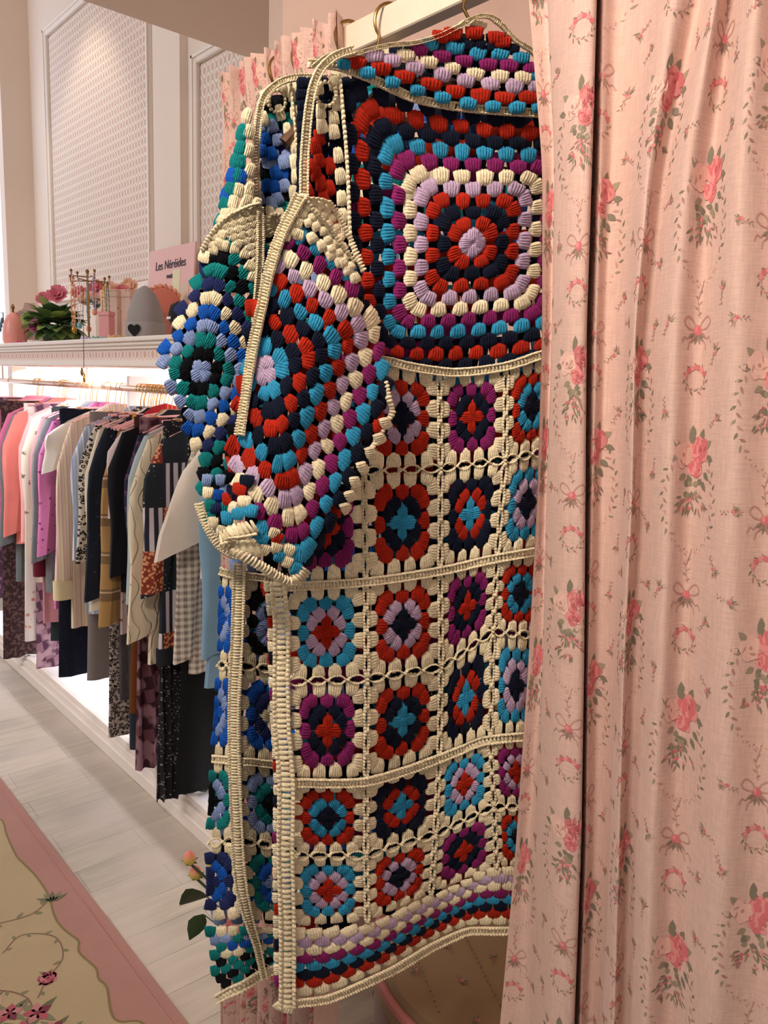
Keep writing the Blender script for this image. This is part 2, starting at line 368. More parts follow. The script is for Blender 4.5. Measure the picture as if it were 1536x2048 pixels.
def make_top(name, y, hem, mat, label, cat, group=None, sleeve=.56, sl_mat=None, cuff=None, flare=.02, drop=.075, wide=.07, collar=None, open_front=False, seed=0, xo=0, hemband=None):
    rng = random.Random(seed+7); z0 = RZ-.075; o = empty(name, (RX+xo, y, z0), label, cat, group, rz=rng.uniform(-.06, .06))
    m = MB(); rows = [(z0+.012, .055, .010), (z0, .07, .014), (z0-.02, .11, .016), (z0-.05, .17, .017), (z0-drop, .205, .018), (z0-.14, .215, .019)]
    nz = 9
    for i in range(1, nz+1):
        q = i/nz; z = z0-.14+(hem-(z0-.14))*q; rows.append((z, .215+flare*q, .018))
    ph = rng.uniform(0, 6)
    G = [ring_row(0, a, d, 0, z-z0, rip=.009*min(1, max(0, (z0-z-.1)/.3)), ph=ph+(z0-z)*1.2) for (z, a, d) in rows]
    m.grid(G, True); m.build('body', mat, o)
    if hemband is not None:
        m = MB(); G = [ring_row(0, .217+flare+.003, .021, 0, hem-z0+dz, rip=.009, ph=ph+(z0-hem)*1.2) for dz in (.045, .02, -.012)]; m.grid(G, True); m.build('hem_band', hemband, o)
    for sx in (-1, 1):
        m = MB(); L_ = sleeve; n = 8; G = []; lean = rng.uniform(.03, .07)
        for i in range(n+1):
            q = i/n; cx = sx*(.17+.03*min(1, q*4)+lean*q); cz = -drop+.035-L_*q; hw = wide*(.75+.25*math.sin(PI*min(1, q*1.5)))*(1-.25*q) if wide < .09 else wide*(.6+.5*q)
            r_ = ring_row(cx, hw, .015+.005*math.sin(3*q), -.006, cz, n=18, rip=.004, ph=q*6+ph, fr=7)
            r_ = [(x_, y_, z_+(.35*(x_-cx)*sx*-1 if q > .95 else -.45*(x_-cx)*sx*(1-q)**2)) for x_, y_, z_ in r_]; G.append(r_)
        m.grid(G, True); s = m.build('sleeve', sl_mat or mat, o)
        if cuff is not None:
            m = MB(); q = 1; cx = sx*(.20+lean); G = [ring_row(cx, wide*.62, .024, -.006, -drop+.035-L_+dz, n=18) for dz in (.055, .01, -.02)]; m.grid(G, True); m.build('cuff', cuff, o)
    if collar is not None:
        m = MB(); pts = [(-.075, -.028, -.012), (-.05, -.036, .008), (0, -.034, .02), (.05, -.036, .008), (.075, -.028, -.012)]
        G = [[(x_*1.0, y_, z_+.01) for x_, y_, z_ in pts], [(x_*1.45, y_-.006, z_-.018) for x_, y_, z_ in pts], [(x_*1.9, y_-.004, z_-.055) for x_, y_, z_ in pts]]
        m.grid(G); m.build('collar', collar, o)
    make_hanger(y, False, 'pink velvet hanger with gold hook carrying the '+short(label), 'pink velvet hangers on the clothes rail', z0)
    return o
def make_bottom(name, y, hem, mat, label, cat, group=None, hw=.15, legs=False, waist=None, flare=.04, seed=0, pleats=0, xo=-.02, ragged=0):
    rng = random.Random(seed+3); z0 = RZ-.098; o = empty(name, (RX+xo, y, z0), label, cat, group, rz=rng.uniform(-.05, .05)); ph = rng.uniform(0, 6)
    for part in ((-1, 1) if legs else (0,)):
        m = MB(); G = []; n = 12; w_ = hw/2*1.02 if legs else hw; cx = part*hw/2
        for i in range(n+1):
            q = i/n; z = (hem-z0)*q; r_ = ring_row(cx, w_*(1+flare*q/hw*(.5 if legs else 1)), .016+.006*min(1, q*3), 0, z, n=72 if pleats else 28, rip=(.006+.006*q) if pleats else .005*q, ph=ph, fr=pleats or 4)
            if ragged and i == n: r_ = [(a, b, c+ragged*math.sin(a*400)) for a, b, c in r_]
            G.append(r_)
        m.grid(G, True); m.build('leg' if legs else 'skirt_panel', mat, o)
    m = MB(); G = [ring_row(0, hw+.004, .02, 0, dz, n=28) for dz in (.012, -.01, -.032)]; m.grid(G, True); m.build('waistband', waist or mat, o)
    make_hanger(y, True, 'pink hanger with gold clips gripping the '+short(label), 'pink clip hangers on the clothes rail', z0)
    return o
def eY(px, py=1100, X=1.02): return float(hitx(px, py, X)[1])
def hZ(px, py, X=1.1): return float(hitx(px, py, X)[2])
cream = (236, 222, 196)
T, B = make_top, make_bottom
TOPS = [
 ('T', 432, 1330, 'blouse', cmat('zebra', 'zebra', (226, 206, 182), (28, 26, 28), s=1.0), 'cream blouse with black zebra print, nearest on the rail', 'blouse', dict(sleeve=.34, wide=.08, flare=.04)),
 ('T', 380, 1325, 'shirt_dress', lv('sky', (128, 166, 194)), 'light blue shirt with small embroidered motifs beside the zebra print blouse', 'shirt', dict(sleeve=.6, wide=.075, flare=.05, collar=lv('sky', 0))),
 ('B', 358, 1552, 'velvet_skirt', lv('blackvelvet', (9, 9, 14)), 'long black velvet skirt with rounded hem under the light blue shirt', 'skirt', dict(hw=.19, flare=.05)),
 ('T', 335, 1305, 'gingham_shirt', cmat('gingham', 'gingham', (222, 212, 198), (140, 126, 116)), 'beige gingham check shirt with long sleeve next to the white cone sleeve', 'shirt', dict(sleeve=.66, wide=.06)),
 ('T', 338, 1120, 'white_blouse', lv('offwhite', (236, 226, 214)), 'white blouse with wide open half sleeve beside the patchwork coat', 'blouse', dict(sleeve=.30, wide=.1)),
 ('B', 318, 1600, 'dotted_trousers', cmat('dotted', 'dots', (38, 36, 40), (150, 140, 136), s=.6), 'black pleated trousers with tiny pale dots and ragged hem, lowest on the rail', 'trousers', dict(hw=.17, pleats=16, ragged=.006)),
 ('B', 330, 1462, 'grey_jeans', cmat('gjeans', 'denim', (98, 90, 88), (82, 76, 76), (128, 120, 116)), 'narrow grey jeans hanging between the dotted trousers and patchwork coat', 'jeans', dict(hw=.12, legs=True)),
 ('T', 275, 1278, 'patchwork_coat', cmat('patch', 'patch', (0, 0, 0), (0, 0, 0)), 'patchwork coat in navy, peach and white striped panels', 'coat', dict(sleeve=.50, wide=.075, flare=.03, hemband=lv('ink', (34, 38, 46)))),
 ('B', 272, 1535, 'checked_dress', cmat('burg', 'check', (112, 72, 82), (64, 34, 44), (150, 112, 122)), 'burgundy and mauve checkerboard dress hem below the brown skirt', 'dress', dict(hw=.15, pleats=8)),
 ('B', 262, 1418, 'brown_skirt', lv('tan', (112, 62, 26)), 'plain chestnut brown skirt clipped beside the cream quilted coat', 'skirt', dict(hw=.16, waist=lv('brownleather', (66, 42, 36)))),
 ('T', 246, 1276, 'quilted_coat', cmat('quilt', 'quilt', (238, 226, 200), (230, 216, 190)), 'cream quilted coat with printed collar', 'coat', dict(sleeve=.66, wide=.085, collar=cmat('colprint', 'dots', (232, 218, 190), (60, 48, 50), s=.8), flare=.03)),
 ('B', 250, 1520, 'navy_trousers', lv('darkteal', (38, 44, 54)), 'narrow dark slate trousers hanging behind the brown skirt', 'trousers', dict(hw=.12, legs=True)),
 ('T', 238, 1215, 'blue_cardigan', lv('paleblue', (176, 190, 196)), 'pale blue cardigan with white edge behind the cream quilted coat', 'cardigan', dict(sleeve=.55)),
 ('B', 232, 1415, 'charcoal_jeans', cmat('cjeans', 'denim', (86, 82, 84), (70, 66, 70), (116, 110, 110)), 'charcoal jeans with stitched hem left of the brown skirt', 'jeans', dict(hw=.13, legs=True)),
 ('B', 220, 1478, 'leopard_trousers', cmat('leo2', 'leopard', (190, 178, 172), (44, 38, 40), s=.8), 'grey leopard print trousers showing under the charcoal jeans', 'trousers', dict(hw=.14)),
 ('T', 226, 1190, 'navy_blazer', cmat('navychk', 'plaid', (44, 46, 64), (86, 60, 84), (120, 90, 110), s=.4), 'dark navy checked jacket between mustard plaid and pale blue', 'jacket', dict(sleeve=.60)),
 ('T', 188, 1205, 'plaid_jacket', cmat('mustard', 'plaid', (180, 142, 92), (104, 84, 72), (220, 190, 160)), 'mustard and brown plaid jacket with long sleeve', 'jacket', dict(sleeve=.68, wide=.07)),
 ('T', 198, 1228, 'floral_dress', cmat('lilacfl', 'floral', (214, 196, 194), (150, 90, 100), (180, 150, 150), s=.7), 'pale lilac dress with small flower print beside the mustard plaid jacket', 'dress', dict(sleeve=.3, wide=.06)),
 ('B', 182, 1352, 'grey_trousers', lv('warmgrey', (134, 124, 122)), 'smooth grey wide trousers below the lilac flower dress', 'trousers', dict(hw=.17)),
 ('T', 200, 1150, 'black_jumper', lv('black', (26, 26, 34)), 'plain black jumper left of the lilac flower dress', 'jumper', dict(sleeve=.5)),
 ('T', 164, 1188, 'embroidered_jacket', cmat('navyemb', 'floral', (36, 42, 56), (90, 100, 112), (48, 54, 70), s=.7), 'dark navy jacket with fine embroidery next to the leopard sleeve', 'jacket', dict(sleeve=.62, wide=.065, collar=lv('redtrim', (170, 40, 44)))),
 ('B', 124, 1330, 'denim_skirt', cmat('ndenim', 'denim', (26, 30, 46), (18, 22, 36), (44, 50, 74)), 'very dark navy denim skirt under the leopard blouse', 'skirt', dict(hw=.2)),
 ('T', 148, 1120, 'leopard_blouse', cmat('leopard', 'leopard', (200, 190, 176), (40, 36, 36)), 'blouse with black and cream leopard print sleeve', 'blouse', dict(sleeve=.50, wide=.06)),
 ('T', 152, 1205, 'white_sweater', lv('ivory', (238, 226, 206)), 'ivory sweater with long full sleeve beside the leopard blouse', 'sweater', dict(sleeve=.66, wide=.08)),
 ('B', 126, 1240, 'plaid_shirt', cmat('brownpl', 'plaid', (78, 68, 72), (46, 40, 46), (170, 160, 158), s=.5), 'dark brown plaid shirt tail over the navy denim skirt', 'shirt', dict(hw=.17)),
 ('T', 132, 1190, 'striped_shirt', cmat('bluestr', 'vstripe', (176, 190, 214), (226, 228, 234), (96, 110, 160)), 'blue and white striped shirt left of the ivory sweater', 'shirt', dict(sleeve=.5)),
 ('T', 103, 1215, 'striped_cardigan', cmat('creamstr', 'vstripe', (238, 222, 188), (232, 196, 190), (200, 130, 140)), 'cream cardigan with thin pink vertical stripes', 'cardigan', dict(sleeve=.68, wide=.06, cuff=lv('butter', (236, 220, 178)))),
 ('B', 112, 1290, 'green_skirt', lv('darkgreen', (44, 56, 58)), 'dark green skirt hanging below the striped cream cardigan', 'skirt', dict(hw=.14)),
 ('T', 70, 1172, 'bandana_dress', cmat('bandana', 'floral', (224, 132, 190), (90, 50, 110), (180, 90, 160), s=.6), 'bright pink dress with purple bandana print', 'dress', dict(sleeve=.55, wide=.07, hemband=cmat('bandana2', 'dots', (222, 130, 188), (70, 40, 90), s=.8))),
 ('T', 88, 1120, 'white_tee', lv('whitecotton', (244, 238, 228)), 'white t-shirt with wide short sleeve above the pink bandana dress', 'shirt', dict(sleeve=.20, wide=.08)),
 ('B', 78, 1352, 'mauve_dress', cmat('mauvechk', 'check', (160, 120, 136), (96, 62, 84), (190, 156, 168)), 'mauve checkerboard dress hem, smaller one at the far part of the rail', 'dress', dict(hw=.12)),
 ('T', 56, 1150, 'grey_denim_jacket', cmat('embdenim', 'denim', (140, 146, 148), (116, 124, 128), (168, 172, 172)), 'grey denim jacket with embroidered flowers on the sleeve', 'jacket', dict(sleeve=.60, wide=.06)),
 ('B', 60, 1282, 'white_floral_skirt', cmat('whitefl', 'floral', (234, 222, 216), (200, 110, 100), (216, 170, 150)), 'white skirt with faint coral flowers under the mauve jumper', 'skirt', dict(hw=.16)),
 ('T', 48, 1205, 'mauve_jumper', lv('mauve', (214, 150, 158)), 'dusty pink jumper with burgundy cuffs', 'jumper', dict(sleeve=.66, wide=.06, cuff=lv('burgundy', (104, 22, 42)))),
 ('T', 34, 1130, 'floral_shirt', cmat('creamfl', 'floral', (234, 220, 204), (150, 70, 80), (120, 120, 90), s=1.2), 'cream shirt with scattered red flowers left of the denim jacket', 'shirt', dict(sleeve=.6)),
 ('B', 16, 1312, 'lace_skirt', cmat('lace', 'lace', (62, 44, 46), (104, 78, 76)), 'dark brown lace skirt hanging at the far part of the rail', 'skirt', dict(hw=.17, ragged=.006)),
 ('T', 30, 1080, 'pink_jumper', lv('blush', (246, 178, 176)), 'blush pink jumper with grey trim between denim and flower shirt', 'jumper', dict(sleeve=.55, wide=.055)),
 ('T', -2, 1130, 'denim_jacket', cmat('mdenim', 'denim', (126, 132, 134), (104, 112, 116), (156, 160, 160)), 'plain mid grey denim jacket beside the salmon and blush jumpers at left', 'jacket', dict(sleeve=.60, wide=.065)),
 ('B', 12, 1250, 'denim_trousers', cmat('mdenim2', 'denim', (112, 118, 124), (92, 98, 106), (140, 146, 150)), 'grey denim trousers hanging under the denim jacket', 'trousers', dict(hw=.16, legs=True)),
 ('T', 0, 1060, 'salmon_jumper', lv('salmon', (240, 140, 130)), 'salmon pink jumper with navy stripe near the left edge', 'jumper', dict(sleeve=.55)),
 ('T', -12, 1050, 'rose_cardigan', lv('hotpink', (226, 120, 160)), 'rose pink cardigan at the far left end of the rail', 'cardigan', dict(sleeve=.55)),
 ('B', -30, 1230, 'plum_skirt', cmat('plumchk', 'check', (140, 104, 124), (80, 54, 76)), 'plum checked skirt low at the left edge', 'skirt', dict(hw=.16)),
 ('T', -45, 1050, 'candy_jumper', lv('candy', (236, 150, 178)), 'candy pink jumper last on the rail at the left edge', 'jumper', dict(sleeve=.5)),
]
items = []
for i, (k, px, hem, nm, mat, lab, cat, kw) in enumerate(TOPS):
    items.append([eY(px, 1100, RX-.25-.8*kw.get('wide', .07)) if k == 'T' else eY(px, 1450, RX-.02-kw.get('hw', .15)-.8*kw.get('flare', .04)), i])
items.sort()
for _ in range(60):
    for a_, b_ in zip(items[:-1], items[1:]):
        gp = .019-(b_[0]-a_[0])
        if gp > 0: a_[0] -= gp*.5; b_[0] += gp*.5
for y, i in items:
    k, px, hem, nm, mat, lab, cat, kw = TOPS[i]; kw = dict(kw); kw['seed'] = i
    (T if k == 'T' else B)(nm, y, max(.106, hZ(max(px, 0), hem, 1.1)), mat, lab, cat, **kw)
for i in range(9):
    make_hanger(2.62+.032*i, False, 'empty pink hanger crowded between garments on the rail', 'empty pink hangers on the clothes rail', 0)
# ------------------------------------------------------------------ things on the ledge
LZ = 1.627
def onledge(px, X): return float(hitx(px, 675, X)[1])
def felt(nm, rgb): return cloth(nm, rgb, .08, 500)
# grey beanie with a black heart
y = onledge(291, 1.27); r = empty('beanie_hat', (1.27, y, LZ), 'grey knitted beanie with small black heart on its brim, on the ledge', 'hat')
m = MB(); m.lathe([(.070, 0), (.078, .01), (.080, .05), (.078, .06), (.080, .068), (.077, .10), (.066, .13), (.052, .160), (.030, .182), (.012, .192), (.003, .195)], n=32, sx=.75); m.build('crown', felt('grey_wool', (158, 150, 148)), r)
m = MB(); m.lathe([(.076, -.001), (.083, .004), (.0855, .03), (.0855, .055), (.083, .064), (.077, .066)], n=32, sx=.78); m.build('brim', felt('grey_wool_brim', (164, 156, 154)), r)
m = MB(); hp = []
for k in range(28):
    a = 2*PI*k/28; hp.append((.0011*16*math.sin(a)**3*.9, .0011*(13*math.cos(a)-5*math.cos(2*a)-2*math.cos(3*a)-math.cos(4*a))))
m.prism(hp, 0, .003, 1); ho = m.build('heart', plain('black_felt', (14, 14, 16), .9), r, False)
ho.location = (-.064, -.046, .034); ho.scale = (1.5, 1, 1.5); ho.rotation_euler = (0, 0, math.radians(-52)); 
# coral round bag
y = onledge(318, 1.40); r = empty('round_bag', (1.42, y, LZ), 'coral round fabric bag standing behind the grey beanie', 'bag')
m = MB(); m.lathe([(.001, -.022), (.05, -.024), (.062, -.018), (.064, 0), (.062, .018), (.05, .024), (.001, .022)], (0, 0, .15), 32, axis=(.45, 1, 0)); m.build('body', felt('coral_felt', (222, 130, 112)), r)
m = MB(); m.tube([(.064*math.cos(a)*.91, -.064*math.cos(a)*.41, .15+.064*math.sin(a)) for a in np.linspace(0, 2*PI, 25)[:-1]], .004, 6, True); m.build('piping', plain('coral_piping', (206, 110, 84)), r)
m = MB(); m.lathe([(.055, 0), (.05, .02), (.03, .06), (.028, .10), (.001, .10)], n=16); m.build('stand', felt('rose_felt', (214, 150, 138)), r)
m = MB(); rg = np.random.default_rng(5)
for k in range(9): a = .6+k*.28; m.ball((.07*math.cos(a)*.91, -.07*math.cos(a)*.41, .15+.07*math.sin(a)), .010, 8, wob=.1, rng=rg)
m.build('ruffle', felt('peach_felt', (240, 170, 140)), r)
# the pink display board with its lettering
y0, y1 = float(hitx(380, 560, 1.50)[1]), float(hitx(290, 560, 1.50)[1]); yc = (y0+y1)/2; W2 = abs(y1-y0)/2
r = empty('display_board', (1.50, yc, LZ), 'pink card sign with dark lettering leaning against the wallpapered wall', 'sign'); HB = .395
m = MB(); m.box((-.004, -W2, 0), (.004, W2, HB), .001); bd = m.build('board', plain('pink_card', (236, 190, 184), .6, var=.02), r, False)
m = MB(); m.box((-.0052, -.12, .0), (-.0042, W2*.25, .17)); m.build('printed_panel', plain('pale_pink_print', (226, 170, 170), .6), r, False)
m = MB(); m.box((-.0052, -W2*.45, .12), (-.0042, -W2*.12, .30)); m.build('printed_bottle', plain('cream_print', (232, 224, 186), .6), r, False)
m = MB(); m.box((-.0058, -W2*.85, .02), (-.0048, -W2*.5, .24)); m.build('printed_candle', plain('beige_print', (222, 200, 176), .6), r, False)
def text(s, size, loc, rot, mat, parent, name='lettering'):
    cu = bpy.data.curves.new('txt', 'FONT'); cu.body = s; cu.size = size; cu.align_x = 'CENTER'; cu.extrude = .0006
    to = bpy.data.objects.new('txt', cu); C.objects.link(to); dg = bpy.context.evaluated_depsgraph_get(); dg.update()
    me = bpy.data.meshes.new_from_object(to.evaluated_get(dg)); bpy.data.objects.remove(to)
    o = bpy.data.objects.new(name, me); C.objects.link(o); me.materials.clear(); me.materials.append(mat); o.parent = parent; o.location = loc; o.rotation_euler = rot; return o
ink = plain('sign_ink', (40, 34, 50), .6)
text('Les Néréides', .050, (-.0056, 0, HB-.085), (PI/2, 0, -PI/2), ink, r); text('PARIS', .022, (-.0056, 0, HB-.125), (PI/2, 0, -PI/2), ink, r)
for o in list(bpy.data.objects):
    if o.parent is r: pass
r.rotation_euler = (0, math.radians(4), 0)
# floral boxes
fl = pat('box_floral', 'floral', (236, 206, 190), (176, 60, 66), (206, 120, 110), s=.5)
def boxthing(nm, X, px, w_, d_, h_, mat, lab, grp=None, rz=.3, lid=True):
    y = onledge(px, X); r = empty(nm, (X, y, LZ), lab, 'box', grp, rz)
    MB().box((-w_/2, -d_/2, 0), (w_/2, d_/2, h_*(.86 if lid else 1)), .002).build('box_body', mat, r, False)
    if lid: MB().box((-w_/2-.002, -d_/2-.002, h_*.86), (w_/2+.002, d_/2+.002, h_), .002).build('lid', mat, r, False)
    return r
boxthing('gift_box', 1.36, 245, .03, .13, .215, fl, 'tall pink box with red flower print directly left of the beanie')
boxthing('gift_box', 1.33, 224, .03, .10, .215, fl, 'pink flower print box behind the small plain pink box')
boxthing('small_box', 1.25, 214, .03, .06, .115, plain('rose_card', (226, 156, 156)), 'small plain pink box between the necklaces and the flower print boxes')
# necklace tree with arms
y = onledge(178, 1.22); r = empty('necklace_stand', (1.22, y, LZ), 'brass jewellery tree with several curled arms hung with necklaces', 'jewellery stand')
m = MB(); m.lathe([(.045, 0), (.045, .006), (.008, .012), (.005, .02)], n=20); m.build('base', M['brass'], r)
m = MB(); m.tube([(0, 0, .01), (0, 0, .265)], .004, 8); m.ball((0, 0, .272), .008, 8); m.build('pole', M['brass'], r)
arms = []; NK = ['gold chain', 'turquoise bead', 'heavy twisted gold', 'peach bead', 'white pearl', 'lilac bead', 'dark green bead']; NKC = [(196, 150, 72), (110, 180, 190), (172, 126, 52), (238, 160, 132), (236, 226, 214), (196, 178, 216), (70, 104, 80)]
for k in range(7):
    a = 2*PI*k/7+.3; L_ = .055 if k % 2 else .075; z = .25 if k % 2 else .235; e = (L_*math.cos(a), L_*math.sin(a), z); arms.append(e)
    m = MB(); m.tube([(0, 0, z), (e[0]*.9, e[1]*.9, z), (e[0], e[1], z-.008), (e[0]*1.08, e[1]*1.08, z), (e[0]*1.1, e[1]*1.1, z+.018)], .0024, 6); m.ball((e[0]*1.1, e[1]*1.1, z+.02), .006, 8); m.build('arm', M['brass'], r)
beads = [plain('gold_beads', (190, 146, 70), .3, metal=.8), plain('turquoise_beads', (110, 180, 190), .3), plain('peach_beads', (240, 160, 130), .3), plain('green_beads', (70, 110, 80), .3)]
for k, e in enumerate(arms):
    base = np.array([1.22+e[0], y+e[1], LZ+e[2]]); ln = [.15, .19, .16, .20, .17, .13, .19][k]
    nl = MB(); pts = []
    for q in np.linspace(0, 2*PI, 30)[:-1]:
        pts.append(base+np.array([.012*math.sin(q), .016*math.sin(q), -(1-math.cos(q))/2*ln]))
    rg = np.random.default_rng(k)
    nl.tube(pts, .0013, 5, True)
    for p_ in pts[::2 if k % 3 else 1]: nl.ball(p_, .0045 if k % 2 else .003, 6)
    nk = NK[k]; o = nl.build('necklace', plain(nk.replace(' ', '_'), NKC[k], .3, metal=.7 if 'gold' in nk else 0)); tag(o, nk+' necklace hanging on the jewellery tree', 'necklace', 'necklaces on the jewellery tree')
    m = MB(); m.ball((0, 0, 0), .011, 8, (1, 1, 1.2)); pd = m.build('pendant', beads[(k+1) % 4], o); pd.location = tuple(base+np.array([0, 0, -ln-.006]))
# long necklace hanging over the ledge edge
yl = float(hitx(165, 690, 1.095)[1]); m = MB(); m.tube([(1.19, float(hitx(167, 590, 1.19)[1]), LZ+.20), (1.15, float(hitx(166, 630, 1.15)[1]), LZ+.10), (1.10, yl, LZ+.012), (1.098, yl, LZ-.06), (1.098, yl, LZ-.125)], .0012, 5)
o = m.build('long_necklace', plain('dark_cord', (50, 44, 44))); tag(o, 'long thin dark necklace dangling over the ledge edge', 'necklace')
m = MB(); m.ball((1.098, yl, LZ-.14), .010, 8, (.6, .6, 1.8)); m.build('pendant', M['gold'], o); m = MB(); m.ball((1.098, yl+.02, LZ-.118), .009, 8, (.7, .7, 1.8)); m.build('pendant', M['brass'], o)
# basket of artificial flowers, and the rose arrangement behind the jewellery
GR = [plain('leaf_'+str(k), c, .55, var=.2, scale=60) for k, c in enumerate(((118, 146, 84), (66, 98, 62), (164, 182, 104), (90, 104, 66)))]
def leafmesh(m, c, d, L_, w_, up, rg):
    c = np.array(c, float); d = np.array(d, float); d /= np.linalg.norm(d); s_ = np.cross(d, up); s_ /= np.linalg.norm(s_)+1e-9; nn = np.cross(s_, d)
    rows = []
    for q, ww in ((0, .12), (.25, .75), (.5, 1), (.75, .7), (1, .05)):
        p_ = c+d*L_*q-nn*L_*.25*q*q; rows.append([p_-s_*w_*ww+nn*w_*.25*ww, p_, p_+s_*w_*ww+nn*w_*.25*ww])
    m.grid(rows)
def flower(m, c, R_, rg, nrm=(-.5, -.7, .5), rings=3):
    nrm = np.array(nrm, float); nrm /= np.linalg.norm(nrm); a = np.cross(nrm, (0, 0, 1.)); a /= np.linalg.norm(a); b = np.cross(nrm, a)
    for k in range(rings):
        n = 5; rr = R_*(1-.28*k)
        for j in range(n):
            t = 2*PI*(j+.5*k)/n+rg.uniform(-.1, .1); d = math.cos(t)*a+math.sin(t)*b
            rows = []
            for q in (0, .35, .7, 1):
                rows.append([np.array(c)+d*rr*q*(1-.12*k)+nrm*rr*(.25+.3*k)*q**1.5+np.cross(nrm, d)*rr*ww*(.25+.5*math.sin(PI*min(.85, q+.1)))-nrm*rr*.1*ww*ww for ww in (-1, 0, 1)])
            m.grid(rows)
rg = np.random.default_rng(3)
y = onledge(112, 1.30); r = empty('flower_basket', (1.30, y, LZ), 'bushy arrangement of green leaves with a pink tulip on the ledge', 'artificial flowers')
m = MB(); m.lathe([(.05, 0), (.062, .05), (.066, .09), (.06, .09)], n=20); m.build('pot', plain('green_glaze', (84, 104, 76), .4, var=.2), r)
for g in range(3):
    m = MB()
    for k in range(40):
        a = rg.uniform(0, 2*PI); el = rg.uniform(-.6, 1.3); d = (math.cos(a)*math.cos(el), math.sin(a)*math.cos(el), math.sin(el)); leafmesh(m, (d[0]*.03, d[1]*.03, .09+d[2]*.03), d, rg.uniform(.07, .13), rg.uniform(.03, .05), (0, 0, 1.), rg)
    m.build('foliage', GR[g], r)
m = MB(); flower(m, (-.09, .10, .12), .03, rg); m.ball((-.08, .12, .11), .03, 8, wob=.08, rng=rg); m.build('hydrangea_bloom', GR[2], r)
for c_, R_ in (((-.02, -.09, .22), .045), ((-.05, .0, .205), .032)):
    m = MB(); flower(m, c_, R_, rg); m.build('pink_bloom', plain('pink_petals_'+str(R_), (212, 110, 128), .6, var=.2), r)
m = MB(); flower(m, (-.1, -.02, .08), .03, rg, (-1, -.5, .2)); m.build('plum_bloom', plain('plum_petals', (150, 70, 96), .6, var=.2), r)
y = onledge(215, 1.46); r = empty('rose_arrangement', (1.46, y, LZ), 'low arrangement of peach and pink fabric roses behind the jewellery tree', 'artificial flowers')
m = MB(); m.lathe([(.045, 0), (.05, .12), (.04, .17), (.03, .17)], n=16); m.build('vase', plain('cream_vase', (226, 204, 186), .4), r)
for k in range(9):
    m = MB(); c_ = (rg.uniform(-.05, .04), -.22+.055*k+rg.uniform(-.01, .01), .235+rg.uniform(-.02, .025)); flower(m, c_, .036, rg); m.ball(c_, .017, 8, wob=.1, rng=rg)
    m.build('rose_bloom', [plain('peach_petals', (230, 176, 146), .7, var=.15), plain('rose_petals', (206, 104, 112), .7, var=.15)][1 if k % 4 == 0 else 0], r)
m = MB()
for k in range(34): leafmesh(m, (rg.uniform(-.04, .04), rg.uniform(-.2, .2), .20), (rg.uniform(-1, 1), rg.uniform(-1, 1), rg.uniform(-.2, .5)), .05, .014, (0, 0, 1.), rg)
m.build('foliage', GR[1], r)
# bust shaped jewellery display, pouch, dark stand, beads
y = onledge(62, 1.27); r = empty('necklace_bust', (1.27, y, LZ), 'pale pink bust board showing necklaces and earrings', 'jewellery display', rz=-.5)
P_ = [(-.055, 0), (.055, 0), (.052, .06), (.066, .12), (.064, .15), (.03, .172), (.022, .20), (-.022, .20), (-.03, .172), (-.064, .15), (-.066, .12), (-.052, .06)]
m = MB(); m.prism(P_, -.006, .006, 1); m.build('board', plain('linen_board', (208, 168, 160), .8), r, False)
for k, (w_, d_) in enumerate(((.04, .07), (.05, .10), (.03, .05))):
    m = MB(); pts = [(w_*math.cos(a), -.0085, .16-d_*math.sin(a)) for a in np.linspace(0, PI, 17)]; m.tube(pts, .0011, 5)
    for p_ in pts[4:13:2]: m.ball(p_, .0042, 6)
    o = m.build('necklace', beads[(k+1) % 4]); o.location = (1.27, y, LZ); o.rotation_euler = (0, 0, -.5)
    tag(o, ['turquoise necklace draped on the pink bust board', 'long peach necklace, lowest on the pink bust board', 'short green choker at the neck of the pink bust board'][k], 'necklace')
y = onledge(28, 1.20); r = empty('satin_pouch', (1.20, y, LZ), 'pink satin pouch gathered to a point with gold tip at the left edge', 'pouch')
m = MB(); m.lathe([(.042, 0), (.050, .02), (.049, .06), (.044, .10), (.030, .135), (.012, .148), (.010, .152)], n=24); m.build('bag', NT('pink_satin', .35).col(lin((240, 158, 146))).m, r)
m = MB(); m.lathe([(.006, .15), (.005, .165), (.010, .175), (.004, .19), (.001, .192)], n=12); m.build('tip', M['brass'], r)
y = onledge(0, 1.25); r = empty('jewellery_rack', (1.25, y, LZ), 'dark wire jewellery rack at the extreme left of the ledge', 'jewellery stand')
dk = plain('dark_wire', (44, 38, 38), .4, metal=.6)
m = MB(); m.box((-.05, -.08, 0), (.05, .08, .008), .002); m.build('base', dk, r, False)
m = MB(); m.tube([(0, -.07, .008), (0, -.07, .17), (0, .07, .17), (0, .07, .008)], .0025, 6); m.tube([(0, -.07, .10), (0, .07, .10)], .002, 6); m.tube([(0, 0, .17), (0, 0, .21)], .003, 6); m.ball((0, 0, .216), .008, 8); m.build('frame', dk, r)
m = MB()
for k in range(8): m.ball((-.004, -.06+.017*k, .13-.02*(k % 3)), .012, 8, (.5, 1, 1.4))
m.build('earrings', plain('teal_enamel', (60, 90, 96), .3), r)
rg = np.random.default_rng(11)
jc = [('rose_glass', (206, 90, 116)), ('clear_lilac_glass', (206, 190, 224)), ('amber_glass', (222, 180, 110)), ('white_pearl', (238, 228, 220)), ('mint_glass', (150, 196, 176))]
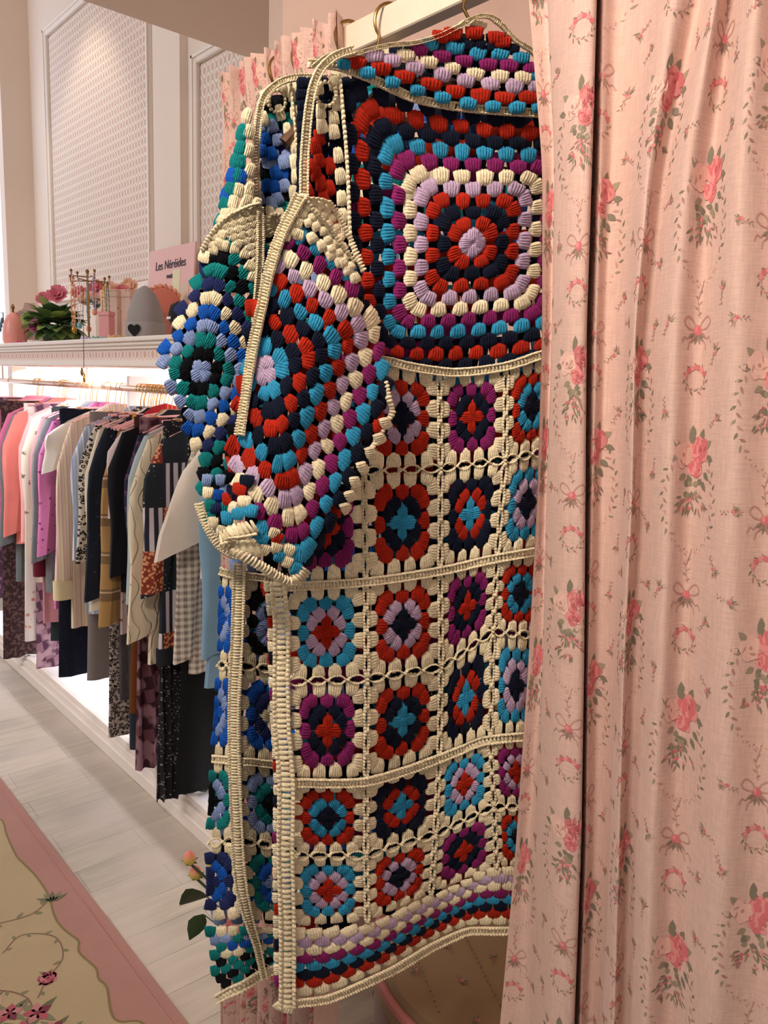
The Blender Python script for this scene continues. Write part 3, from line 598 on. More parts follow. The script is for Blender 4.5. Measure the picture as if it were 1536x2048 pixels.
for k, px in enumerate((44, 52, 60, 68, 76, 84, 176, 186, 192, 198, 204, 210, 232)):
    X_ = 1.17+.03*(k % 3); y = onledge(px, X_); q = jc[k % 5]; mt = bpy.data.materials.get(q[0]) or plain(q[0], q[1], .12)
    m = MB(); R_ = .022
    for j in range(14): a = 2*PI*j/14; m.ball((R_*math.cos(a), R_*math.sin(a), .006+.003*(j % 2)), .0062, 7)
    o = m.build('beaded_bracelet', mt); o.location = (X_, y, LZ)
    tag(o, {'rose_glass': 'rose red', 'clear_lilac_glass': 'pale lilac', 'amber_glass': 'amber', 'white_pearl': 'pearl white', 'mint_glass': 'mint green'}[q[0]]+' beaded bracelet lying along the front of the ledge', 'bracelet', q[0].split('_')[0]+' bracelets on the ledge')
y = onledge(357, 1.30); r = empty('wool_pouch', (1.30, y, LZ), 'black lumpy pouch with pale stitching right of the beanie', 'pouch')
m = MB(); m.ball((0, 0, .085), .035, 14, (1, 1, 1.3), .03, rg); m.lathe([(.03, 0), (.02, .05)], n=12); m.build('bag', felt('black_wool', (40, 38, 42)), r)
m = MB(); m.box((-.037, -.012, .07), (-.034, .014, .078)); m.build('stitching', M['white'], r, False)
# ------------------------------------------------------------------ printed flowers (thin shapes of dye lying in the cloth's own surface)
PRC = [(228, 190, 178), (198, 84, 96), (220, 130, 132), (160, 56, 66), (86, 94, 74), (122, 124, 100), (178, 132, 122), (146, 100, 92), (236, 200, 184)]
PRM = []
def print_mats(tag_, k=1.0, blend=(222, 176, 164), f=0):
    out = []
    for i, c in enumerate(PRC):
        cc = tuple(c[j]*(1-f)+blend[j]*f for j in range(3)); out.append(plain('%s_dye_%d' % (tag_, i), cc, .9, var=.05, scale=200))
    return out
def catmull(P, n):
    P = np.asarray(P, float); K = len(P); Q = np.vstack([2*P[0]-P[1], P, 2*P[-1]-P[-2]]); out = []
    for i in range(K-1):
        for t in np.linspace(0, 1, n, endpoint=False):
            a, b, c, d = Q[i:i+4]; out.append(.5*((2*b)+(-a+c)*t+(2*a-5*b+4*c-d)*t*t+(-a+3*b-3*c+d)*t**3))
    out.append(P[-1]); return np.array(out)
class Print:
    def __init__(s, seed=0): s.p = []; s.rg = random.Random(seed)
    def poly(s, pts, c, layer=1): s.p.append((pts, c, layer))
    def blob(s, x, y, r, c, layer=1, wob=.15, n=10, sx=1, sy=1, rot=0):
        g = s.rg; pts = []
        for k in range(n):
            a = 2*PI*k/n; rr = r*(1+g.uniform(-wob, wob)); px, py = rr*math.cos(a)*sx, rr*math.sin(a)*sy
            pts.append((x+px*math.cos(rot)-py*math.sin(rot), y+px*math.sin(rot)+py*math.cos(rot)))
        s.poly(pts, c, layer)
    def leaf(s, x, y, a, L, w, c, layer=1):
        pts = [(0, 0), (.3, .5), (.6, .45), (1, 0), (.6, -.45), (.3, -.5)]
        s.poly([(x+L*u*math.cos(a)-w*v*math.sin(a), y+L*u*math.sin(a)+w*v*math.cos(a)) for u, v in pts], c, layer)
    def line(s, pts, w, c, layer=1):
        for (a, b) in zip(pts[:-1], pts[1:]):
            d = math.hypot(b[0]-a[0], b[1]-a[1])+1e-9; nx, ny = -(b[1]-a[1])/d*w/2, (b[0]-a[0])/d*w/2
            s.poly([(a[0]+nx, a[1]+ny), (a[0]-nx, a[1]-ny), (b[0]-nx, b[1]-ny), (b[0]+nx, b[1]+ny)], c, layer)
    def rose(s, x, y, r, pale=False):
        md, lt, dk = (8, 0, 6) if pale else (1, 2, 3); g = s.rg
        for k in range(5 if pale else 6):
            a = 2*PI*k/(5 if pale else 6)+g.random(); s.blob(x+.5*r*math.cos(a), y+.5*r*math.sin(a), r*.55, [md, lt][k % 2], 2, .12)
        s.blob(x, y, r*.72, md, 3, .1); s.blob(x-.12*r, y+.15*r, r*.58, lt, 4, .1)
        for k in range(4):
            a = g.uniform(0, 6.28); s.leaf(x+.42*r*math.cos(a), y+.42*r*math.sin(a), a+1.4, r*.62, r*.16, dk if k < 3 else md, 5)
        s.blob(x+.03*r, y-.02*r, r*.36, md, 6, .12); s.blob(x+.05*r, y, r*.17, dk, 7, .2)
    def sprig(s, x, y, r, a=None):
        g = s.rg; a = g.uniform(0, 6.28) if a is None else a
        for k in range(7):
            t = a+(k-3)*.33; L = r*g.uniform(.5, 1.1); s.leaf(x+.2*r*math.cos(t), y+.2*r*math.sin(t), t, L, r*.17, [4, 5, 6, 7][k % 4], 1)
        s.line([(x, y), (x+r*.9*math.cos(a+2.6), y+r*.9*math.sin(a+2.6)), (x+r*1.6*math.cos(a+2.9), y+r*1.6*math.sin(a+2.9))], r*.06, 6)
        for k in range(5): s.leaf(x+r*(.4+.26*k)*math.cos(a+2.75), y+r*(.4+.26*k)*math.sin(a+2.75), a+2.7+(1 if k % 2 else -1)*.9, r*.4, r*.13, [5, 7][k % 2], 1)
        for k in range(3): s.blob(x+g.uniform(-.3, .3)*r, y+g.uniform(-.3, .3)*r, r*.2, [1, 2, 6][k], 2)
    def medallion(s, x, y, q=1.0):
        g = s.rg; n = 54
        for k in range(n):
            a = 2*PI*k/n
            if .35*PI < a < .65*PI: continue
            px, py = x+.034*q*math.cos(a), y-.008*q+.052*q*math.sin(a); t = a+PI/2+(.8 if k % 2 else -.8)
            dense = abs(math.cos(a)) > .75; s.leaf(px, py, t, (.0075 if dense else .0036)*q, (.0024 if dense else .0011)*q, [5, 6, 4, 7][k % 4] if dense else 6, 1)
        for (dx, dy, a, L) in ((.004, .052, 2.1, .014), (.012, .056, 1.2, .014), (.022, .05, .6, .013), (.026, .04, -.2, .012), (-.02, .048, 2.4, .013), (-.026, .036, 3.0, .012), (.02, .022, -.6, .012), (-.008, .018, 3.6, .011), (.0, .06, 1.6, .012), (.016, .012, -.9, .012)):
            s.leaf(x+dx*q*.8, y+dy*q*.85, a, L*q, L*.55*q, [4, 5][int(L*1000) % 2], 1)
        s.rose(x-.012*q, y+.034*q, .0125*q, True); s.rose(x+.010*q, y+.040*q, .0135*q); s.rose(x+.004*q, y+.022*q, .0095*q)
        for k in range(9): a = g.uniform(0, 6.28); s.leaf(x+g.uniform(-.009, .009)*q, y+g.uniform(-.004, .010)*q, a, g.uniform(.006, .0095)*q, .0058*q, 4+(k % 2), 1)
        for k in range(34):
            a = -PI/2+g.uniform(-1.0, 1.0); r0 = g.uniform(.004, .026)*q; px, py = x+r0*math.cos(a)*.9, y+.004*q+r0*math.sin(a)*1.15
            s.leaf(px, py, a+g.uniform(-.7, .7), .0085*q, .0022*q, [4, 5, 7, 4][k % 4], 1)
            if k % 3 == 0: s.blob(px, py, .0017*q, [2, 1][k % 2], 2)
    def bow(s, x, y, q=1.0):
        for sx in (-1, 1):
            for pts_, w_ in (([(0, 0), (.006, .010), (.014, .014), (.019, .008), (.012, .002), (0, 0)], .0016), ([(0, 0), (.008, -.004), (.013, -.009), (.018, -.007), (.022, -.013)], .0014), ([(0, 0), (.004, -.008), (.010, -.013), (.012, -.020)], .0011)):
                c_ = catmull([(x+sx*a_*q*.9, y+b_*q*.9, 0) for a_, b_ in pts_], 4)[:, :2]; s.line([tuple(p_) for p_ in c_], w_*q, 6)
        for k in range(6): s.leaf(x, y-.002*q, -PI/2+(k-2.5)*.45, .012*q, .003*q, [4, 7][k % 2], 2)
        s.blob(x, y, .0046*q, 1, 3); s.blob(x-.001*q, y+.001*q, .0025*q, 2, 4); s.line([(x+.001, y+.012*q), (x-.002*q, y+.028*q), (x+.003*q, y+.044*q)], .0009*q, 6)
        for k in range(6): s.leaf(x-.001*q, y+(.014+.005*k)*q, 1.2+(1.2 if k % 2 else -.6), .005*q, .0016*q, [7, 5, 6][k % 3], 1)
    def wreath(s, x, y, q=1.0):
        n = 22
        for k in range(n): a = 2*PI*k/n; s.leaf(x+.0125*q*math.cos(a), y+.0115*q*math.sin(a), a+(.9 if k % 2 else 2.2), .0062*q, .0018*q, [5, 7, 6, 4][k % 4], 1)
        for k in range(6): a = .5+k*.45; s.blob(x+.012*q*math.cos(a), y+.011*q*math.sin(a), .0028*q, [1, 2][k % 2], 2)
    def fill(s, u0, u1, v0, v1, W=.176, H=.236, q=1.0, du=0):
        c = 0
        for i in range(int(u0/W*2)-2, int(u1/W*2)+3):
            for j in range(int(v0/H)-2, int(v1/H)+3):
                x = du+i*W/2; y = j*H+(H/3 if i % 2 else 0)
                if x < u0-.05 or x > u1+.05 or y < v0-.1 or y > v1+.2: continue
                s.medallion(x, y, q); s.bow(x, y-.104*q, q); s.wreath(x, y-.150*q, q)
                for (dx, dy) in ((.036, .07), (-.036, .075), (.04, -.07), (-.034, -.098), (.03, -.125)): s.sprig(x+dx*q, y+dy*q, .0085*q)
        return s
    def emit(s, m, surf, u0, u1, v0, v1, base=1, lift=.0002, step=.00008):
        """surf(u, v) -> points, normals; the shapes are cut to the cloth"""
        P_ = [(p, c, l) for (p, c, l) in s.p if all(u0 < a < u1 and v0 < b < v1 for a, b in p)]
        if not P_: return
        U = np.array([a for p, _, _ in P_ for a, b in p]); V = np.array([b for p, _, _ in P_ for a, b in p]); L = np.array([l for p, _, l in P_ for _ in p])
        X, N = surf(U, V); X = X+N*(lift+step*L)[:, None]; k = 0
        for p, c, l in P_:
            m.mi = base+c; m.add(X[k:k+len(p)], [tuple(range(len(p)))]); k += len(p)
        m.mi = 0
def linen(name, rgb):
    t = NT(name, .92); t.b.inputs['Sheen Weight'].default_value = .1; X = t.xyz(); co = t.co; c = lin(rgb)
    a = t.noise(420, 2, co, (1, 1, .12)); b = t.noise(420, 2, co, (.15, .15, 2.0)); f = t.math('MULTIPLY_ADD', a, .5, t.math('MULTIPLY', b, .5))
    t.col(t.mix(t.step(f, .35, .65), tuple(v*.92 for v in c), tuple(min(1, v*1.07) for v in c))); t.bump(f, .0004, .7); return t.m
M['linen'] = linen('pink_linen', (212, 178, 166)); DYE = print_mats('linen', f=.30)
# ------------------------------------------------------------------ the white bar with curtains
BX, BZ0, BZ1 = .655, 1.9, 1.934
r = empty('hanging_bar', (BX, .43, 1.917), 'worn white square bar across the fitting room opening', 'bar')
MB().box((-.010, -.99, -.017), (.010, .655, .017), .0015).box((.010, .635, -.017), (.925, .655, .017), .0015).build('bar', M['bar'], r, False)
for a_, b_ in (((-.02, -.992, -.03), (.02, -.978, .03)), ((.911, .625, -.03), (.925, .665, .03))): MB().box(a_, b_, .003).build('end_socket', M['bar'], r, False)
def drape(name, samples, zs, label, cat, n=10, u_flip=False, seed=0, q=1.0, rip=None, du=0):
    """samples: list over features of lists of 3D points down the cloth; the cloth is a loft through them"""
    F_ = [np.array(sorted(s, key=lambda p: p[2])) for s in samples]
    rows = []
    for z in zs:
        pts = []
        for f in F_:
            if z <= f[0][2]: a, b = f[0], f[1]
            elif z >= f[-1][2]: a, b = f[-2], f[-1]
            else: k = int(np.searchsorted(f[:, 2], z)); a, b = f[k-1], f[k]
            t = (z-a[2])/(b[2]-a[2]); t = max(-1.2, min(1.6, t)); pts.append((a[0]+(b[0]-a[0])*t, a[1]+(b[1]-a[1])*t))
        rows.append(catmull(pts, n))
    XY = np.array(rows)
    for _ in range(3): XY[1:-1] = (XY[:-2]+2*XY[1:-1]+XY[2:])/4
    if rip is not None: XY = rip(XY, zs)
    nz, nt = XY.shape[:2]; G = np.concatenate([XY, np.broadcast_to(np.array(zs)[:, None, None], (nz, nt, 1))], 2)
    arc = np.concatenate([[0], np.cumsum(np.mean(np.linalg.norm(np.diff(XY, axis=1), axis=2), 0))])
    gz = np.gradient(G, axis=0); gt = np.gradient(G, axis=1); N = np.cross(gz, gt); N /= np.linalg.norm(N, axis=2)[..., None]+1e-9
    if np.mean(N[..., 0]) > 0: N = -N
    zs_ = np.array(zs); order = 1 if zs_[1] > zs_[0] else -1
    def surf(U, V):
        ti = np.interp(U, arc, np.arange(nt)); zi = np.interp(V*order, zs_*order, np.arange(nz))
        t0 = np.clip(ti.astype(int), 0, nt-2); z0 = np.clip(zi.astype(int), 0, nz-2); a = (ti-t0)[:, None]; b = (zi-z0)[:, None]
        f = lambda A: (A[z0, t0]*(1-a)+A[z0, t0+1]*a)*(1-b)+(A[z0+1, t0]*(1-a)+A[z0+1, t0+1]*a)*b
        return f(G), f(N)
    m = MB(); m.grid(G); m.grid(G-N*.0012)
    Print(seed).fill(0, arc[-1], zs_.min(), zs_.max(), q=q, du=du).emit(m, surf, .001, arc[-1]-.001, zs_.min()+.002, zs_.max()-.002)
    r = empty(name, (float(G[0, :, 0].mean()), float(G[0, :, 1].mean()), float(zs_.min())), label, cat)
    m.build('cloth', [M['linen']]+DYE, r, local=tuple(r.location)); return r, G
ROWS = {  # y: pixel columns of the fold features
 0:    [1058, 1094, 1099, 1150, 1192, 1186, 1196, 1206, 1240, 1296, 1345, 1398, 1430, 1462, 1510, 1570, 1680],
 330:  [1086, 1108, 1112, 1150, 1183, 1178, 1186, 1200, 1225, 1262, 1296, 1330, 1372, 1424, 1480, 1560, 1680],
 660:  [1086, 1103, 1107, 1140, 1172, 1168, 1175, 1190, 1212, 1248, 1268, 1292, 1345, 1400, 1470, 1560, 1680],
 1000: [1076, 1092, 1096, 1130, 1169, 1166, 1172, 1184, 1204, 1240, 1262, 1284, 1334, 1386, 1460, 1550, 1680],
 1320: [1058, 1085, 1088, 1124, 1166, 1164, 1169, 1176, 1196, 1228, 1246, 1270, 1320, 1370, 1450, 1540, 1680],
 1700: [1032, 1056, 1080, 1120, 1160, 1158, 1164, 1172, 1190, 1216, 1236, 1256, 1300, 1356, 1440, 1530, 1680],
 2048: [1000, 1050, 1078, 1106, 1146, 1146, 1152, 1160, 1176, 1198, 1226, 1248, 1290, 1344, 1420, 1520, 1680]}
OFF = [.006, -.006, .010, .026, .018, -.016, -.014, .002, -.014, -.008, .018, -.004, .020, -.003, .024, -.002, .024]
S_ = []
for k in range(17):
    S_.append([hitx(ROWS[y][k], y, BX+.014-OFF[k]) for y in sorted(ROWS)])
zs = list(np.linspace(.02, 1.955, 150))
cur_r, GR_ = drape('curtain', S_, zs, 'long pink rose print linen curtain filling the right side', 'curtain', 11, seed=4, q=.92, du=.012)
def ring(y, lab, grp, xo=0):
    m = MB(); a = np.linspace(0, 2*PI, 25)[:-1]; m.tube([(.024*math.cos(t), .002*math.sin(3*t), .024*math.sin(t)) for t in a], .0022, 6, True)
    o = m.build('curtain_ring', M['brass']); o.location = (BX+xo, y, 1.917); return tag(o, lab, 'ring', grp)
for k in range(6): ring(.545-.07*k, 'brass curtain ring above the right curtain', 'brass rings of the right curtain')
# the second curtain, bunched up at the far end of the bar
Ya, Yb = .818, 1.092; samples = []; K = 25
for k in range(K):
    q = k/(K-1); y = Ya+(Yb-Ya)*q; amp = .024*(1 if k % 2 else -1)*(1+.25*math.sin(k*2.1))
    samples.append([(BX-.020+.3*amp, y, 1.89), (BX-.010+amp*.9, y+.002*math.sin(k), 1.5), (BX-.006+amp, y+.004*math.cos(k*1.7), .8), (BX-.006+amp*1.15, y+.006*math.sin(k*2.3), .0)])
def ruffle(XY, zs):
    for i, z in enumerate(zs):
        if z > 1.885:
            a = (z-1.885)/.06; XY[i, :, 0] = BX-.020+(XY[i, :, 0]-BX+.020)*(1+.9*a); j = np.arange(XY.shape[1]); XY[i, :, 1] += .006*a*np.sin(j*.31)
    return XY
zs2 = list(np.linspace(.02, 1.88, 110))+list(np.linspace(1.886, 1.944, 12))
drape('curtain', samples, zs2, 'second pink rose print curtain bunched at the far bar end behind the cardigans', 'curtain', 8, seed=9, q=.92, rip=ruffle)
for k, y in enumerate((.828, .87, .92, .975, 1.03, 1.075)): ring(y, 'brass curtain ring in the ruffled header of the bunched curtain', 'brass rings of the bunched curtain')
# ------------------------------------------------------------------ round upholstered chair in the fitting room
cx, cy, R_ = 1.125, .82, .285
r = empty('tub_chair', (cx, cy, 0), 'round beige chair with small flower print and dusty pink piping in the fitting room', 'chair')
tap = plain('beige_tapestry', (150, 124, 92), .9, bump=.0004); tap2 = plain('shaded_tapestry', (136, 110, 100), .9, bump=.0004)  # shade on the chair is put into the fabric colours, deeper on the side
def chairprint(m, zf, seed):
    P_ = Print(seed)
    for i in range(-4, 5):
        for j in range(-5, 6):
            x, y = i*.085+(j % 2)*.042, j*.075
            if math.hypot(x, y) < .235: P_.sprig(x, y, .011)
        for k in range(60):
            x, y = i*.12+(-.3+.01*k)*.5, -.3+.01*k
            if math.hypot(x, y) < .255: P_.blob(x, y, .0022, 4+(k % 2)*3, 1, n=6)
    P_.emit(m, lambda U, V: (np.stack([U, V, zf(U, V)], 1), np.tile([0, 0, 1.], (len(U), 1))), -.3, .3, -.3, .3)
m = MB(); m.lathe([(.27, .36), (R_, .38), (R_, .42), (.27, .442), (.2, .452), (.1, .456), (.001, .457)], n=64)
chairprint(m, lambda U, V: .4575-.09*(U*U+V*V)-.9*np.maximum(0, np.hypot(U, V)-.2)**2+.002, 3); m.build('seat_cushion', [tap]+print_mats('tapestry', f=.25, blend=(120, 100, 80)), r)
m = MB(); a = np.linspace(0, 2*PI, 65)[:-1]; m.tube([(1.0*R_*math.cos(t)*1.005, R_*math.sin(t)*1.005, .425) for t in a], .009, 8, True); m.build('piping', plain('dusty_pink_piping', (190, 120, 112), .7), r)
m = MB(); m.lathe([(.25, .10), (.28, .12), (R_-.004, .25), (R_-.004, .37)], n=64)
P_ = Print(8)
for i in range(22):
    for j in range(3): P_.sprig(i*.082+(j % 2)*.04, .15+.075*j, .012)
P_.emit(m, lambda U, V: (np.stack([(R_+.0005)*np.cos(U/R_), (R_+.0005)*np.sin(U/R_), V], 1), np.stack([np.cos(U/R_), np.sin(U/R_), 0*U], 1)), .0, 1.8, .11, .36); m.build('skirt', [tap2]+print_mats('tapestry_side', f=.3, blend=(100, 70, 70)), r)
m = MB(); G = []
for z, o_ in ((.40, 0), (.55, .02), (.70, .04), (.74, .045)):
    G.append([((R_-.03+o_)*math.cos(t), (R_-.03+o_)*math.sin(t), z) for t in np.linspace(-1.2, 1.2, 25)])
for z, o_ in ((.75, .07), (.70, .085), (.4, .05)):
    G.append([((R_-.03+o_)*math.cos(t), (R_-.03+o_)*math.sin(t), z) for t in np.linspace(-1.2, 1.2, 25)])
m.grid(G); m.build('backrest', tap, r)
for k in range(4):
    a = PI/4+k*PI/2; m = MB(); m.tube([(.2*math.cos(a), .2*math.sin(a), .12), (.23*math.cos(a), .23*math.sin(a), 0)], [.018, .012], 10); m.build('leg', plain('pink_painted_wood', (204, 150, 138), .5), r)
# ------------------------------------------------------------------ tall vase of artificial buds on the floor behind the cardigans
vx, vy = .90, 1.26; r = empty('floor_vase', (vx, vy, 0), 'floor vase with pink and yellow artificial rose buds behind the blue cardigan', 'artificial flowers')
m = MB(); m.lathe([(.05, 0), (.06, .02), (.05, .12), (.03, .19), (.035, .20)], n=24); m.build('vase', plain('white_ceramic', (224, 214, 204), .3), r)
bud = NT('bud_petals', .6); z_ = bud.xyz('Generated'); bud.col(bud.mix(bud.step(z_[2], .3, .9), lin((208, 190, 96)), lin((232, 140, 124))))
DG = plain('dark_rose_leaf', (44, 66, 38), .45, var=.2, scale=60)
rg = np.random.default_rng(2)
for k, (px, py) in enumerate(((381, 1728), (393, 1757), (430, 1740), (450, 1770))):
    c_ = hitx(px, py, .78-.02+.02*k); c_ = c_-np.array([vx, vy, 0])
    m = MB(); m.tube([(0, 0, .15), (c_[0]*.25, c_[1]*.25, c_[2]*.55+.03), (c_[0]*.8, c_[1]*.8, c_[2]*.92), tuple(c_)], .003, 6); m.build('stem', DG, r)
    b = MB(); b.lathe([(.002, 0), (.012, .006), (.015, .016), (.012, .026), (.005, .034), (.001, .036)], tuple(c_), 12, axis=(-.2, -.1, 1)); bo = b.build('bud', bud.m, r)
    b = MB(); 
    for j in range(5): leafmesh(b, c_+np.array([0, 0, .002]), (math.cos(j*1.26), math.sin(j*1.26), .6), .02, .005, (0, 0, 1.), rg)
    b.build('sepal', DG, r)
for k, (px, py, d) in enumerate(((392, 1790, (-.3, .5, -.3)), (396, 1835, (-.4, .3, -.8)), (402, 1800, (-.9, .4, .1)), (430, 1800, (.5, .2, .3)))):
    c_ = hitx(px+12, py-6, .78)-np.array([vx, vy, 0]); m = MB(); leafmesh(m, c_, d, .06, .022, (.6, .6, .4), rg); m.tube([tuple(c_), (c_[0]*.5, c_[1]*.5, c_[2]*.8)], .0015, 5); m.build('leaf', DG, r)
# ------------------------------------------------------------------ rug
def rug_mat(nm, rgb):
    t = NT(nm, .95); a = t.noise(900, 2); b = t.noise(5, 3); c = lin(rgb); t.col(t.mix(t.math('MULTIPLY_ADD', a, .5, t.math('MULTIPLY', b, .5)), tuple(v*.8 for v in c), tuple(min(1, v*1.15) for v in c))); t.bump(a, .003); return t.m
RB, RI, RL = rug_mat('rug_pink_wool', (196, 144, 130)), rug_mat('rug_beige_wool', (200, 176, 136)), rug_mat('rug_outline_wool', (150, 126, 84))
rug_d = [rug_mat('rug_dye_%d' % i, c) for i, c in enumerate([(226, 190, 170), (196, 96, 106), (214, 140, 140), (140, 60, 76), (120, 118, 88), (144, 140, 106), (150, 116, 92), (130, 96, 84), (226, 180, 160)])]
m = MB(); rx1, ry0, ry1, rx0 = .765, .75, 3.6, -1.0; m.box((rx0, ry0, 0), (rx1, ry1, .010), .002)
sc_ = [(.0, .683), (.11, .669), (.24, .659), (.30, .664), (.38, .672), (.49, .671), (.61, .652), (.68, .657), (.735, .668), (.78, .654), (.86, .666), (.90, .657), (.94, .662), (1.02, .639), (1.06, .643)]
edge = []
for rep in range(-1, 2):
    for (d, x) in sc_: edge.append((x, 2.65-d-rep*1.10))
edge = [e for e in edge if ry0+.1 < e[1] < ry1-.1]; edge.sort(key=lambda e: e[1])
cr = catmull([(x, y, 0) for x, y in edge], 5)[:, :2]; m.mi = 1
for (a, b) in zip(cr[:-1], cr[1:]): m.add([(rx0+.1, a[1], .0104), (a[0], a[1], .0104), (b[0], b[1], .0104), (rx0+.1, b[1], .0104)], [(0, 1, 2, 3)])
P_ = Print(21); P_.line([tuple(q) for q in cr], .006, 2, 2)
m.mi = 2
for pl, c, l in P_.p: m.add([(a, b, .0108) for a, b in pl], [(0, 1, 2, 3)])
P_ = Print(22); P_.line([(.741, y) for y in np.linspace(ry0+.02, ry1-.02, 60)], .003, 2, 1)
def vine(pts, leaf_=.02, c=6):
    p = catmull([(x, y, 0) for x, y in pts], 6)[:, :2]; P_.line([tuple(q) for q in p], .0035, c, 1)
    for i in range(1, len(p)-1, 3):
        a = math.atan2(p[i+1][1]-p[i-1][1], p[i+1][0]-p[i-1][0])+(.9 if (i//3) % 2 else -.9); P_.leaf(p[i][0], p[i][1], a, leaf_*random.Random(i).uniform(.8, 1.3), leaf_*.42, [4, 5, 6][i % 3], 2)
for rep in (0, 1):
    dy = -1.10*0+rep*1.0
    vine([(.50, 1.99+dy), (.56, 2.03+dy), (.625, 1.97+dy), (.615, 1.88+dy), (.56, 1.83+dy), (.52, 1.78+dy)])
    vine([(.42, 2.10+dy), (.50, 2.12+dy), (.60, 2.10+dy), (.665, 2.13+dy)], .028)
    vine([(.40, 1.62+dy), (.50, 1.66+dy), (.58, 1.62+dy), (.60, 1.55+dy)])
    vine([(.38, 1.90+dy), (.46, 1.86+dy), (.50, 1.80+dy), (.50, 1.74+dy)])
    for (x, y, rr) in ((.505, 1.735, .034), (.455, 1.775, .03), (.52, 1.665, .026), (.46, 1.70, .036), (.43, 1.84, .022), (.56, 1.845, .014)):
        for k in range(5): a = k*1.26+x*30; P_.leaf(x, y+dy, a, rr, rr*.7, [1, 2, 1, 3, 2][k], 4)
        P_.blob(x, y+dy, rr*.2, 3, 5)
        for k in range(4): a = k*1.6+.4; P_.leaf(x, y+dy, a, rr*1.7, rr*.5, [4, 5][k % 2], 2)
    P_.rose(.56, 1.83+dy, .024); P_.rose(.445, 2.06+dy, .022)
    for k in range(5): P_.leaf(.668, 2.12+dy, .2+.5*k, .05, .014, [4, 5][k % 2], 3)
    P_.poly([(.30, 1.95+dy), (.42, 1.97+dy), (.47, 1.90+dy), (.45, 1.82+dy), (.40, 1.78+dy), (.30, 1.76+dy)], 8, 1)
P_.emit(m, lambda U, V: (np.stack([U, V, 0*U+.0108], 1), np.tile([0, 0, 1.], (len(U), 1))), rx0, rx1, ry0, ry1, base=3)
o = m.build('rug', [RB, RI, RL]+rug_d, None, False); tag(o, 'beige floral rug with wide dusty pink scalloped border on the floor', 'rug')
# ------------------------------------------------------------------ crochet
YC = {'R': (168, 38, 20), 'N': (16, 22, 42), 'B': (48, 142, 184), 'L': (184, 160, 190), 'M': (128, 34, 96), 'C': (232, 218, 186),
      'T': (18, 122, 124), 'U': (22, 84, 178), 'S': (134, 154, 202), 'K': (10, 12, 18), 'V': (36, 44, 92)}
def yarn_mat():
    t = NT('crochet_yarn', .95); t.b.inputs['Sheen Weight'].default_value = .03; t.b.inputs['Specular IOR Level'].default_value = .12; at = t.n('ShaderNodeAttribute', attribute_name='Col')
    a = t.noise(1300, 3); b = t.noise(420, 3); f = t.math('MULTIPLY_ADD', a, .6, t.math('MULTIPLY', b, .4))
    c = t.mix(t.step(f, .3, .7), (.62, .62, .62), (1.25, 1.25, 1.25)); t.col(t.mix(1.0, at.outputs['Color'], c, 'MULTIPLY')); t.bump(f, .0008, .8); return t.m
YM = yarn_mat()
class Surf:
    """a hanging sheet of crochet: a vertical plane through p0 along direction az, with folds given by relief(x, y) in metres"""
    def __init__(s, p0, az, relief):
        s.n = np.array([math.cos(az), -math.sin(az), 0.]); s.n = s.n if s.n @ (np.array(p0)-ORG) > 0 else -s.n
        s.d = float(s.n @ (np.array(p0)-ORG)); s.rel = relief
    def at(s, x, y):
        d = ray(x, y); return ORG+d*((s.d-s.rel(x, y))/(d @ s.n))[..., None]
    def nrm(s, x, y):
        e = 1.5; a = s.at(x+e, y)-s.at(x-e, y); b = s.at(x, y+e)-s.at(x, y-e); n = np.cross(a, b); n /= np.linalg.norm(n, axis=-1)[..., None]
        sg = np.sign(np.sum(n*(s.at(x, y)-ORG), -1)); return -n*sg[..., None]
def template(na, nb, ridges):
    a = np.linspace(-1, 1, na); b = np.linspace(-1, 1, nb); A, B_ = np.meshgrid(a, b); A = A.ravel(); B_ = B_.ravel()
    body = np.sqrt(np.clip(1-A**8, 0, 1))*np.sqrt(np.clip(1-B_**8, 0, 1)); gr = .5+.5*np.cos(ridges*PI*A*.999)
    Z = body*((.60+.40*gr) if ridges > 2 else (.5+.5*gr))*(1-.28*A*A-.18*B_*B_)-.05*(1-body)
    X = A*(.86+.12*B_-.04*B_**2)*(1-.06*np.abs(B_)**3); Y = B_*(1-.13*A*A)+.05*gr*np.clip(B_, 0, 1)*(1 if ridges > 2 else 0)
    f = [(i*na+j, i*na+j+1, (i+1)*na+j+1, (i+1)*na+j) for i in range(nb-1) for j in range(na-1)]
    return X, Y, Z, f
TP = {'hi': template(25, 6, 6), 'mid': template(9, 5, 2), 'lo': template(5, 4, 1)}
ident = lambda u, v: (u, v)
